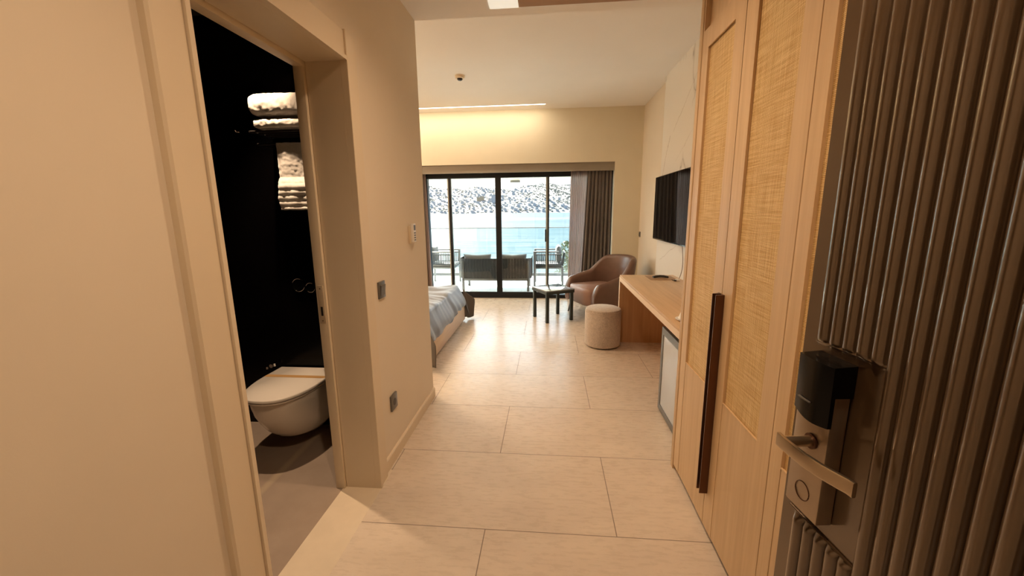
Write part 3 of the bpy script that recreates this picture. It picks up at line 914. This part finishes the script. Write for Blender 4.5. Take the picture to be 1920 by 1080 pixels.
# bedspread: grid with drape
def cover(u, v):
    # u across y (near->far), v along x (head -> foot, then hanging)
    y = 3.36 + (5.42 - 3.36) * u
    x = -3.35 + (-1.0 + 3.35) * v
    dx = x - (-1.22)
    dyn = 3.56 - y; dyf = y - 5.17
    z = .485 + .012 * math.sin(x * 7 + y * 3) + .008 * math.sin(x * 3 - y * 11) + .006 * math.sin(y * 23 + x * 5)
    # foot drop (along x)
    px, py = x, y
    if dx > 0:
        # arc drop
        s_ = dx / .20
        z -= .25 * smooth(-.1, 1.0, s_)
        px = -1.20 + .105 * smooth(0, 1, min(1, s_ * 1.2)) + .007 * math.sin(y * 21 + 2.2 * math.sin(y * 5.3)) * s_
    if dyn > 0:
        s_ = dyn / .20
        z -= .24 * smooth(-.1, 1, s_)
        py = 3.56 - .085 * smooth(0, 1, min(1, s_ * 1.3)) + .01 * math.sin(x * 20) * s_
    if dyf > 0:
        s_ = dyf / .25
        z -= .24 * smooth(-.1, 1, s_)
        py = 5.17 + .085 * smooth(0, 1, min(1, s_ * 1.3))
    # corners hang lower and flare out
    if dx > 0 and (dyn > 0 or dyf > 0):
        k = min(1, dx / .16) * min(1, max(dyn, dyf) / .16)
        z -= .05 * k
        px += .03 * k
        py += (-.05 if dyn > 0 else .05) * k
    z += (.005 * math.sin(y * 24 + 3 * math.sin(y * 4.1) + x * 9) + .004 * math.sin(y * 51 + 5 * math.sin(y * 3.3 + x * 6))) * min(1, max(0, (x + 1.5) / .3)) * (.4 + .6 * math.sin(y * 3.7 + 1) ** 2)
    return (px - BX, py - BY, max(z, .03))
co = MB().grid(cover, 90, 100).build('bedspread', M['bedcover'], bd, angle=180)
md = co.modifiers.new('thick', 'SOLIDIFY'); md.thickness = .006; md.offset = 1
# hanging corner points of the bedspread
def flap(cx_, cy_, ex, ey, ztop, zbot, lab):
    # cloth triangle falling from the corner (cx_,cy_) and flaring out by (ex,ey)
    def fn(u, v):
        w = min(1, .18 + v / .40) * (1 - .25 * max(0, v - .5))
        ruf = .012 * math.sin(u * PI * 3.2) * (.3 + v)
        x = cx_ + ex * u * w + ruf * (1 if ey > 0 else -1)
        y = cy_ + ey * u * w + ruf
        z = ztop + (zbot - ztop) * v * (1 - .12 * abs(u - .6)) - .05 * u * (1 - v)
        return (x - BX, y - BY, z)
    o = MB().grid(fn, 20, 14).build('bedspread_corner', M['bedlining'], bd, angle=180)
    o['label'] = lab
    m_ = o.modifiers.new('thick', 'SOLIDIFY'); m_.thickness = .005
flap(-1.135, 3.53, .125, -.14, .43, .03, 'dark hanging corner nearest the hall')
flap(-1.135, 5.20, .125, .17, .43, .02, 'dark hanging corner nearest the window')

# ------------------------------------------------------------------ side table
st = thing('side_table', 'small square dark green table with glossy top by the armchair', 'table', (.06, 5.372, 0), math.radians(28.5))
h_ = .212
MB().box(-h_, h_, -h_, h_, .418, .432, .003).build('table_top', M['tabletop'], st)
MB().box(-h_ + .002, h_ - .002, -h_ + .002, -h_ + .02, .380, .4175).box(-h_ + .002, h_ - .002, h_ - .02, h_ - .002, .380, .4175).box(-h_ + .002, -h_ + .02, -h_ + .02, h_ - .02, .380, .4175).box(h_ - .02, h_ - .002, -h_ + .02, h_ - .02, .380, .4175).build('apron', M['tablemetal'], st, smooth=False)
for sx in (-1, 1):
    for sy in (-1, 1):
        cx, cy = sx * (h_ - .030), sy * (h_ - .030)
        MB().box(cx - .019, cx + .019, cy - .019, cy + .019, 0, .4165, .002).build('leg', M['tablemetal'], st)

# ------------------------------------------------------------------ ottoman
ot = thing('ottoman', 'round beige boucle pouf standing against the desk end', 'pouf', (.588, 4.285, 0))
MB().lathe([(0, .012), (.178, .012), (.188, .022), (.190, .06), (.190, .375), (.186, .385), (.188, .392), (.182, .412), (.165, .420), (0, .424)], n=64).build('body', M['boucle'], ot)
MB().tube([(.1885 * math.cos(2 * PI * i / 60), .1885 * math.sin(2 * PI * i / 60), .386) for i in range(60)], .004, 8, closed=True).build('piping', M['boucle'], ot)
MB().cyl((0, 0, .006), .15, .012, 2, 32).build('foot_ring', M['darkplastic'], ot)

# ------------------------------------------------------------------ armchair
ac = thing('armchair', 'brown leather tub armchair in the corner by the window', 'armchair', (.705, 5.62, 0), math.atan2(-.40, -.915))
ac.scale = (1.08, 1.17, 1.03)
# local: +x = front, y = sides. half width .36, depth .72
def shell_pt(a):
    """a in [-1,1] along the U (one arm front -> back -> other arm front). returns centre xy, top z, thickness"""
    t_ = abs(a)
    sgn = 1 if a > 0 else -1
    # path: back arc then straight arms
    arc = .56
    if t_ < arc:
        th_ = t_ / arc * PI / 2
        x = -.08 - .27 * math.cos(th_); y = .315 * math.sin(th_)
    else:
        k = (t_ - arc) / (1 - arc)
        x = -.08 + .37 * k; y = .315 + .012 * math.sin(k * PI)
    # top height
    if t_ < .30: zt = .80 - .02 * (t_ / .30) ** 2
    elif t_ < .62:
        k = (t_ - .30) / .32; zt = .78 - .22 * (k * k * (3 - 2 * k))
    else:
        k = (t_ - .62) / .38; zt = .56 - .09 * k - .10 * max(0, (k - .8) / .2) ** 2
    return x, y * sgn, zt, (.045 if t_ > .5 else .040)
NS = 64
rings = []
for i in range(NS + 1):
    a = -1 + 2 * i / NS
    x, y, zt, th_ = shell_pt(a)
    x2, y2, _, _ = shell_pt(min(1, a + .02)); x1, y1, _, _ = shell_pt(max(-1, a - .02))
    d = Vector((x2 - x1, y2 - y1, 0)).normalized(); nrm = Vector((d.y, -d.x, 0))   # outward normal sign fixed below
    c_ = Vector((x, y, 0))
    if nrm.dot(c_ - Vector((.05, 0, 0))) < 0: nrm = -nrm
    zb = .17
    flare = .035
    def q(off, z):
        f = flare * (z - zb) / .6
        lean = -0.10 * max(0, (z - .40)) * (1 - min(1, abs(a) / .6))
        p = c_ + nrm * (off + f)
        return (p.x + lean, p.y, z)
    r_ = [q(-th_, zb + .02), q(-th_, zt - .05)]
    for k in range(1, 8):
        an = PI - PI * k / 8
        r_.append(q(th_ * math.cos(an), zt - .05 + .05 * math.sin(an)))
    r_ += [q(th_, zt - .05), q(th_, (zt + zb) / 2), q(th_ - .004, zb + .02), q(th_ - .02, zb)]
    r_ += [q(-th_ + .015, zb)]
    rings.append(r_)
MB().loft(rings).build('shell', M['leather'], ac, angle=70)
seat = []
for zz, sc in ((.19, .95), (.21, 1.0), (.36, 1.0), (.395, .985), (.408, .95)):
    ring = []
    for k in range(48):
        an = 2 * PI * k / 48
        ca, sa = math.cos(an), math.sin(an)
        e = .42
        ring.append((.035 + .29 * sc * math.copysign(abs(ca) ** e, ca) * (1.0 if ca > 0 else .95), .268 * sc * math.copysign(abs(sa) ** e, sa), zz))
    seat.append(ring)
MB().loft(seat).build('seat', M['seatleather'], ac, angle=60)
MB().tube([shell_pt(-1 + 2 * i / 60)[0:2] + (0.168,) for i in range(61)], .006, 8).build('base_piping', M['seatleather'], ac)
for sx, sy in ((.26, .24), (.26, -.24), (-.22, .22), (-.22, -.22)):
    MB().tube([(sx, sy, .19), (sx * 1.12, sy * 1.12, 0.001)], [.014, .008], 12).build('leg', M['darkplastic'], ac)

# ------------------------------------------------------------------ bathroom: toilet
TX, TYB = -1.605, 2.4535
to = thing('toilet', 'white wall hung toilet with closed flat lid', 'toilet', (TX, TYB, 0))
def dshape(hw, ln, z, y_back=0.0, n=40, e=.62):
    """closed ring, back straight at y=y_back, front rounded towards -y"""
    pts = []
    pts.append((hw * .97, y_back, z)); 
    for k in range(n + 1):
        an = PI * k / n
        ca, sa = math.cos(an), math.sin(an)
        st_ = ln * .34
        pts.append((hw * math.copysign(abs(ca) ** .80, ca), y_back - st_ - (ln - st_) * abs(sa) ** .9, z))
    pts.append((-hw * .97, y_back, z))
    return pts
rings = []
for z, hw, ln in ((.075, .10, .20), (.08, .125, .27), (.11, .145, .335), (.16, .163, .385), (.22, .178, .425), (.28, .188, .455), (.34, .194, .472), (.385, .196, .478), (.392, .192, .474)):
    rings.append(dshape(hw, ln, z))
MB().loft(rings).build('bowl', M['ceramic'], to, angle=60)
rings = [dshape(.196, .485, .394, -.02), dshape(.2, .49, .398, -.02), dshape(.2, .49, .402, -.02), dshape(.194, .482, .405, -.02)]
MB().loft(rings).build('seat_ring', M['ceramic'], to, angle=60)
rings = [dshape(.200, .488, .408, -.018), dshape(.206, .496, .411, -.016), dshape(.206, .496, .424, -.016), dshape(.202, .490, .428, -.018)]
MB().loft(rings).build('lid', M['ceramic'], to, angle=60)
tag(MB().box(TX - .200, TX + .200, 2.268, 2.302, .4284, .4294).build('paper_band', M['tan_paper'], smooth=False),
    'tan hygiene paper band across the closed toilet lid', 'paper band')
# flush buttons
fb = thing('flush_buttons', 'pair of chrome ringed round flush buttons on the black bathroom wall', 'flush buttons', (-1.58, 2.455, .988))
def ring_(cx, cz, r):
    return MB().tube([(cx + r * math.cos(2 * PI * i / 36), -.012, cz + r * math.sin(2 * PI * i / 36)) for i in range(36)], .0028, 8, closed=True)
MB().cyl((-.040, -.006, .004), .042, .011, 1, 36).build('large_button', M['gloss_black'], fb)
MB().cyl((.038, -.0055, -.012), .030, .010, 1, 36).build('small_button', M['gloss_black'], fb)
ring_(-.040, .004, .042).build('large_ring', M['chrome'], fb)
ring_(.040, -.012, .031).build('small_ring', M['chrome'], fb)
vb = thing('angle_valve', 'small chrome angle valve on the black wall left of toilet', 'valve', (-1.87, 2.455, .435))
MB().cyl((0, -.015, 0), .013, .03, 1, 20).build('body', M['chrome'], vb)
MB().lathe([(0, -.012), (.011, -.010), (.011, .010), (0, .013)], (0.026, -.03, .012), 16).build('knob', M['chrome'], vb)
MB().lathe([(0, -.010), (.009, -.008), (.009, .008), (0, .010)], (-.028, -.03, -.012), 16).build('knob', M['chrome'], vb)

# towel rack and towels
tk = thing('towel_rack', 'dark wall towel rack with shelf bars inside the bathroom', 'towel rack', (-1.42, 2.455, 1.905))
for yy in (-.20, -.14, -.08, -.03):
    MB().tube([(-.26, yy, 0), (.28, yy, 0)], .006, 10).build('shelf_bar', M['darkplastic'], tk)
for xx in (-.26, .28):
    MB().tube([(xx, -.205, 0), (xx, -.001, 0)], .006, 10).tube([(xx, -.001, -.06), (xx, -.15, -.06)], .006, 10).build('side_bracket', M['darkplastic'], tk)
MB().tube([(-.26, -.15, -.06), (.28, -.15, -.06)], .007, 10).build('hanging_rail', M['darkplastic'], tk)
hk = thing('robe_hook', 'tiny chrome robe hook left of the towel rack', 'hook', (-1.905, 2.455, 1.945))
MB().cyl((0, -.004, 0), .016, .008, 1, 20).build('rose', M['chrome'], hk)
MB().tube([(0, -.006, 0), (0, -.020, 0), (0, -.028, .008)], .005, 10).build('peg', M['chrome'], hk)

def folded_towel(name, x0, x1, y0, y1, z0, h, label, seed, layers=3):
    rnd = random.Random(seed)
    t_ = thing(name, label, 'towel', ((x0 + x1) / 2, (y0 + y1) / 2, z0))
    cx, cy = (x0 + x1) / 2, (y0 + y1) / 2
    lh = h / layers
    for L_ in range(layers):
        rings = []
        nx = 22
        for i in range(nx + 1):
            s_ = i / nx
            x = x0 + (x1 - x0) * s_ - cx
            endk = min(1, min(s_, 1 - s_) / .06)
            hh = lh * (.55 + .45 * math.sqrt(endk))
            ring = []
            for k in range(20):
                an = 2 * PI * k / 20
                ca, sa = math.cos(an), math.sin(an)
                yy = (y1 - y0) / 2 * math.copysign(abs(ca) ** .35, ca) + rnd.uniform(-.0025, .0025)
                zz = L_ * lh + lh / 2 + (hh / 2 * .98) * math.copysign(abs(sa) ** .6, sa) + rnd.uniform(-.0015, .0015)
                ring.append((x, yy, max(zz, .001)))
            rings.append(ring)
        o = MB().loft(rings).build('fold', M['towel'], t_, angle=80)
        sb = o.modifiers.new('smooth', 'SUBSURF'); sb.levels = 1; sb.render_levels = 2
        tx = bpy.data.textures.get('terry_tex') or bpy.data.textures.new('terry_tex', 'CLOUDS'); tx.noise_scale = .018
        dm = o.modifiers.new('terry', 'DISPLACE'); dm.texture = tx; dm.strength = .005; dm.mid_level = .5; dm.texture_coords = 'GLOBAL'
    return t_
folded_towel('folded_towel', -1.655, -1.17, 2.235, 2.44, 1.914, .062, 'folded white towel lowest on the bathroom towel rack', 3, 1)
folded_towel('folded_towel', -1.665, -1.17, 2.225, 2.44, 1.980, .128, 'thick folded white towel on top of the towel rack stack', 5, 1)
def hang(u, v):
    x = -1.545 + .33 * u
    z = 1.845 - .375 * v
    k = smooth(.5, .62, v)
    y = 2.288 - .006 * math.sin(u * 9) - k * .020 - .002 * math.sin(u * 23 + v * 9) * k
    if v > .62: y -= .010 * abs(math.sin((v - .62) * 38))
    return (x + .004 * math.sin(v * 21) * k, y, z)
ht = MB().grid(hang, 50, 70).build('hanging_towel', M['towel'], angle=180)
md = ht.modifiers.new('thick', 'SOLIDIFY'); md.thickness = .014; md.offset = -1
dm = ht.modifiers.new('terry', 'DISPLACE'); dm.texture = bpy.data.textures['terry_tex']; dm.strength = .006; dm.texture_coords = 'GLOBAL'
tag(ht, 'white towel hanging below the towel rack shelf', 'towel')

# ------------------------------------------------------------------ balcony
struct('floor_balcony', MB().box(-4.2, 2.6, 6.66, 9.2, -.12, -.0), M['bal_tile'], 'pale tiled balcony floor outside the glass doors', 'floor')
struct('ceiling_balcony', MB().box(-4.2, 2.6, 6.76, 9.1, 2.5, 2.65).box(-4.2, 2.6, 9.0, 9.1, 2.10, 2.5), M['render_white'], 'cream balcony soffit with drop beam', 'ceiling')
tag(MB().box(-.83, -.62, 8.86, 8.98, 2.055, 2.10, .01).build('outdoor_fixture', M['greyplastic']), 'dark oblong fixture under the balcony beam', 'fixture')
bpy.data.objects['outdoor_fixture'].location = (0, .03, .0)
rl = thing('glass_railing', 'frameless glass balcony railing with thin grey top rail', 'railing', (0, 9.1, 0))
for i in range(5):
    a = -4.0 + 1.3 * i
    MB().box(a + .006, a + 1.294, -.006, .006, .03, 1.07).build('glass_panel', M['railglass'], rl, smooth=False)
MB().box(-4.1, 2.55, -.018, .018, 1.07, 1.092, .003).build('top_rail', M['outframe'], rl)
MB().box(-4.1, 2.55, -.03, .03, 0, .06).build('base_channel', M['outframe'], rl, smooth=False)

# outdoor sofa (its back to the room)
sf = thing('outdoor_sofa', 'grey rope-backed two seat sofa on the balcony, back to the room', 'sofa', (-.97, 7.55, 0))
for sx in (-.60, .60):
    for sy in (-.30, .26):
        MB().box(sx - .02, sx + .02, sy - .02, sy + .02, 0, .20 if sy > 0 else .56, .003).build('leg', M['outframe'], sf)
MB().box(-.62, .62, -.32, .30, .195, .235, .004).build('seat_frame', M['outframe'], sf)
bk = MB()
def bpt(s_):
    # wrap-around back path
    if s_ < .22:
        k = s_ / .22; return (-.66, .28 - .50 * k)
    if s_ > .78:
        k = (s_ - .78) / .22; return (.66, -.22 + .50 * k)
    k = (s_ - .22) / .56
    x = -.66 + 1.32 * k
    return (x, -.30 - 0.02 * math.sin(PI * k) + .08 * (abs(2 * k - 1) ** 8))
rings = []
for i in range(121):
    x, y = bpt(i / 120)
    w = .010 + .0035 * math.sin(i * PI)
    wob = .004 * math.cos(i * PI)
    rings.append([(x - wob * 0, y - .012 - wob, .235), (x, y + .012, .235), (x, y + .014, .40), (x, y + .012, .60), (x, y - .012 - wob, .605), (x, y - .018 - wob, .42)])
bk.loft(rings).build('rope_back', M['rope'], sf, angle=60)
rp = MB()
for i in range(24):
    x = -.60 + 1.2 * i / 23
    rp.tube([(x, -.346, .25), (x, -.352, .42), (x, -.345, .60)], .006, 6)
rp.build('rope_cords', M['rope'], sf)
MB().box(-.60, -.005, -.24, .30, .236, .30, .02, 3).build('seat_cushion', M['outcush'], sf)
MB().box(.005, .60, -.24, .30, .236, .30, .02, 3).build('seat_cushion', M['outcush'], sf)
def pillow(name, loc, rz, ry, w, h, d, label, mat='outcush', grp=None):
    def mk(sgn):
        def fn(u, v):
            a, b_ = 2 * u - 1, 2 * v - 1
            e = (1 - a ** 4) * (1 - b_ ** 4)
            pin = 1 - .10 * (1 - abs(a)) * abs(b_) ** 3
            pin2 = 1 - .10 * (1 - abs(b_)) * abs(a) ** 3
            return (a * w / 2 * pin2, sgn * d / 2 * max(0, e) ** .5, b_ * h / 2 * pin)
        return fn
    mb = MB().grid(mk(1), 16, 16).grid(mk(-1), 16, 16)
    bmesh.ops.remove_doubles(mb.bm, verts=mb.bm.verts, dist=.0005)
    bmesh.ops.recalc_face_normals(mb.bm, faces=mb.bm.faces)
    o = mb.build(name, M[mat], angle=180)
    o.location = loc; o.rotation_euler = (ry[0], ry[1], rz)
    return tag(o, label, 'cushion', grp)
pillow('cushion', (-1.32, 7.40, .49), 0, (0, 0, 0), .52, .36, .13, 'grey back cushion on the left half of the balcony sofa')
pillow('cushion', (-.66, 7.40, .49), 0, (0, 0, 0), .52, .36, .13, 'grey back cushion on the right half of the balcony sofa')

def outdoor_chair(label, loc, flip):
    # local +x = facing direction; sides at y = +-.27
    t_ = thing('outdoor_armchair', label, 'armchair', loc, PI if flip else 0.0)
    g = 'outframe'
    for sy in (-.27, .27):
        MB().box(.25, .29, sy - .018, sy + .018, 0, .66, .002).build('front_leg', M[g], t_)
        MB().box(-.29, -.255, sy - .018, sy + .018, 0, .38, .002).build('rear_leg', M[g], t_)
        MB().box(-.20, .29, sy - .022, sy + .022, .66, .685, .003).build('arm_rail', M[g], t_)
        s_ = MB().box(-.26, .25, sy - .012, sy + .012, .42, .44).box(-.26, .25, sy - .012, sy + .012, .61, .63)
        for i in range(15):
            x = -.25 + .49 * i / 14
            s_.tube([(x, sy, .43), (x + .012, sy, .62)], .007, 6)
        s_.build('rope_side', M['rope'], t_)
    s_ = MB()
    for i in range(15):
        y = -.25 + .5 * i / 14
        s_.tube([(-.275, y, .40), (-.305, y, .64)], .012, 6)
    s_.box(-.32, -.29, -.27, .27, .63, .655)
    s_.build('rope_back', M['rope'], t_)
    MB().box(-.28, .28, -.28, .28, .345, .375, .004).build('seat_frame', M[g], t_)
    MB().box(-.26, .27, -.255, .255, .376, .43, .02, 3).build('seat_cushion', M['outcush'], t_)
    return t_
outdoor_chair('grey rope armchair at the right end of the balcony sofa', (.0, 8.02, 0), True)
outdoor_chair('grey rope armchair at the left end of the balcony sofa', (-2.13, 8.02, 0), False)
pillow('cushion', (.195, 8.02, .612), PI / 2, (0, 0, 0), .42, .34, .12, 'round-topped grey cushion against the right balcony armchair back')
pillow('cushion', (-2.325, 8.02, .612), PI / 2, (0, 0, 0), .42, .34, .12, 'round-topped grey cushion against the left balcony armchair back')

# shrub beyond the railing on the right
def shrub(label, loc, h, r, n, seed):
    rnd = random.Random(seed)
    t_ = thing('garden_shrub', label, 'shrub', loc)
    sm = MB()
    for i in range(7):
        a = rnd.uniform(0, 2 * PI); rr = rnd.uniform(.1, .6) * r
        sm.tube([(0, 0, 0), (rr * .4 * math.cos(a), rr * .4 * math.sin(a), h * .5), (rr * math.cos(a), rr * math.sin(a), h * .85)], [.02, .012, .006], 6)
    sm.build('stems', M['bark'], t_)
    lf = MB()
    for i in range(n):
        a = rnd.uniform(0, 2 * PI); k = rnd.random() ** .5; zz = rnd.uniform(.15, 1)
        rr = r * k * math.sin(min(1, zz * .9) * PI) ** .5
        c = Vector((rr * math.cos(a), rr * math.sin(a), zz * h))
        d = Vector((rnd.uniform(-1, 1), rnd.uniform(-1, 1), rnd.uniform(-.3, 1))).normalized()
        s_ = d.cross(Vector((rnd.uniform(-1, 1), rnd.uniform(-1, 1), .3))).normalized()
        l = rnd.uniform(.05, .09)
        v = [lf.bm.verts.new(c), lf.bm.verts.new(c + d * l * .5 + s_ * l * .25), lf.bm.verts.new(c + d * l), lf.bm.verts.new(c + d * l * .5 - s_ * l * .25)]
        lf.bm.faces.new(v)
    lf.build('foliage', M['leaf'], t_, smooth=False)
shrub('yellow green garden shrub beyond the right end of the glass railing', (.50, 9.75, -.9), 1.6, .33, 1400, 4)
tag(MB().box(-6, 6, 9.2, 12.5, -3.2, -.9).build('garden_terrace', M['render_white'], smooth=False), 'pale garden terrace below the balcony', 'terrace', kind='structure')

# ------------------------------------------------------------------ sea and far shore
SEA = -6.0
sea = MB().grid(lambda u, v: (-2600 + 5200 * u, 12.6 + 1620 * v, SEA), 4, 4)
tag(sea.build('sea', M['sea'], smooth=False), 'pale blue bay water below the balcony', 'sea', kind='stuff')
def hz(x, y):
    d = max(0, y - 1560 - 18 * math.sin(x * .006) - 8 * math.sin(x * .021))
    prof = 0.17 * d + 30 * (1 - math.exp(-d / 200))
    und = 10 * math.sin(x * .008 + 1) + 7 * math.sin(x * .019 + y * .004) + 3 * math.sin(x * .05 + y * .03)
    return SEA - .5 + prof + und * min(1, d / 260)
hill = MB().grid(lambda u, v: (-2600 + 5200 * u, 1540 + 1700 * v, hz(-2600 + 5200 * u, 1540 + 1700 * v)), 150, 70)
tag(hill.build('far_hillside', M['hill']), 'sunlit dry hillside across the bay', 'hillside', kind='structure')

# houses, individually placed
def house_mesh(name, w, d, h, wallmat, kind):
    mb = MB().box(-w / 2, w / 2, -d / 2, d / 2, -6, h)
    if kind == 1: mb.box(-w * .1, w * .5, -d * .3, d * .5, h, h + 3)
    if kind == 2: mb.box(w * .5, w * .95, -d * .4, d * .4, -6, h * .6)
    me = mb.bm
    nwall = len(me.faces)
    cols = max(2, int(w / 3.2)); rows = max(1, int(h / 3.1))
    for r in range(rows):
        for c in range(cols):
            x = -w / 2 + w * (c + .5) / cols; z = h * (r + .5) / rows
            mb.box(x - .65, x + .65, -d / 2 - .06, -d / 2 + .02, z - .8, z + .8)
    me.faces.ensure_lookup_table()
    for f_ in me.faces[nwall:]: f_.material_index = 1
    m_ = bpy.data.meshes.new(name); me.to_mesh(m_); me.free()
    m_.materials.append(wallmat); m_.materials.append(M['house_win'])
    return m_
variants = [house_mesh('house_small', 10, 9, 6.4, M['house'], 0), house_mesh('house_stepped', 14, 10, 6.4, M['house'], 1), house_mesh('house_wing', 12, 9, 9.0, M['house'], 2), house_mesh('house_low', 16, 9, 3.6, M['house'], 0)]
tanm = house_mesh('house_tan', 30, 12, 13, M['house_tan'], 1)
towm = house_mesh('house_tower', 16, 12, 30, M['house'], 0)
rnd = random.Random(21)
first = None
placed = [(-.167 * 1760, 1760), (-.167 * 1760 - 14, 1760), (-.167 * 1760 + 14, 1760), (-.135 * 1720, 1720)]
count = 0
while count < 290:
    ax = rnd.uniform(-.355, .075)      # tangent of the direction seen through the doors
    k = 10 + 570 * rnd.random() ** 1.35
    x = ax * (1560 + k)
    y = 1560 + 18 * math.sin(x * .006) + 8 * math.sin(x * .021) + k
    if ax > -.04 and k > 190 + 200 * (0.05 - ax): continue
    if any(abs(x - a) < 14 and abs(y - b_) < 14 for a, b_ in placed): continue
    placed.append((x, y))
    o = bpy.data.objects.new('hillside_house', variants[rnd.randrange(4)])
    COL.objects.link(o)
    o.location = (x, y, hz(x, y) + 1.0)
    o.rotation_euler = (0, 0, rnd.uniform(-.5, .5))
    s_ = rnd.uniform(.5, .85)
    o.scale = (s_, s_, s_)
    tag(o, 'small white house among many on the hillside across the bay', 'house', 'white houses on the far hillside')
    count += 1
o = bpy.data.objects.new('apartment_house', tanm); COL.objects.link(o)
ox, oy = -.167 * 1760, 1760; o.location = (ox, oy, hz(ox, oy)); tag(o, 'large tan building on the far hillside, left of the white tower block', 'building')
o = bpy.data.objects.new('tower_block', towm); COL.objects.link(o)
ox, oy = -.135 * 1720, 1720; o.location = (ox, oy, hz(ox, oy)); tag(o, 'tall white tower block on the far hillside', 'building')
# scrub and trees between the houses: uncountable
sc_ = MB()
placed += [(-.167 * 1760, 1760), (-.167 * 1760 - 14, 1760), (-.167 * 1760 + 14, 1760), (-.135 * 1720, 1720)]
for i in range(4000):
    x = rnd.uniform(-.37, .09) * 1800
    y = 1564 + 18 * math.sin(x * .006) + 8 * math.sin(x * .021) + 620 * rnd.random() ** 1.2
    r = rnd.uniform(1.2, 3.0)
    if any(abs(x - a) < 10 + 2 * r and abs(y - b2) < 9 + r for a, b2 in placed): continue
    b_ = bmesh.new()
    bmesh.ops.create_icosphere(b_, subdivisions=1, radius=r)
    for v in b_.verts:
        v.co.x *= rnd.uniform(1.0, 1.9); v.co.z *= .75
    sc_._merge(b_, Matrix.Translation((x, y, hz(x, y) + r * .3)))
tag(sc_.build('hillside_trees', M['scrub'], smooth=False), 'dark green scrub and trees scattered between the hillside houses', 'trees', kind='stuff')
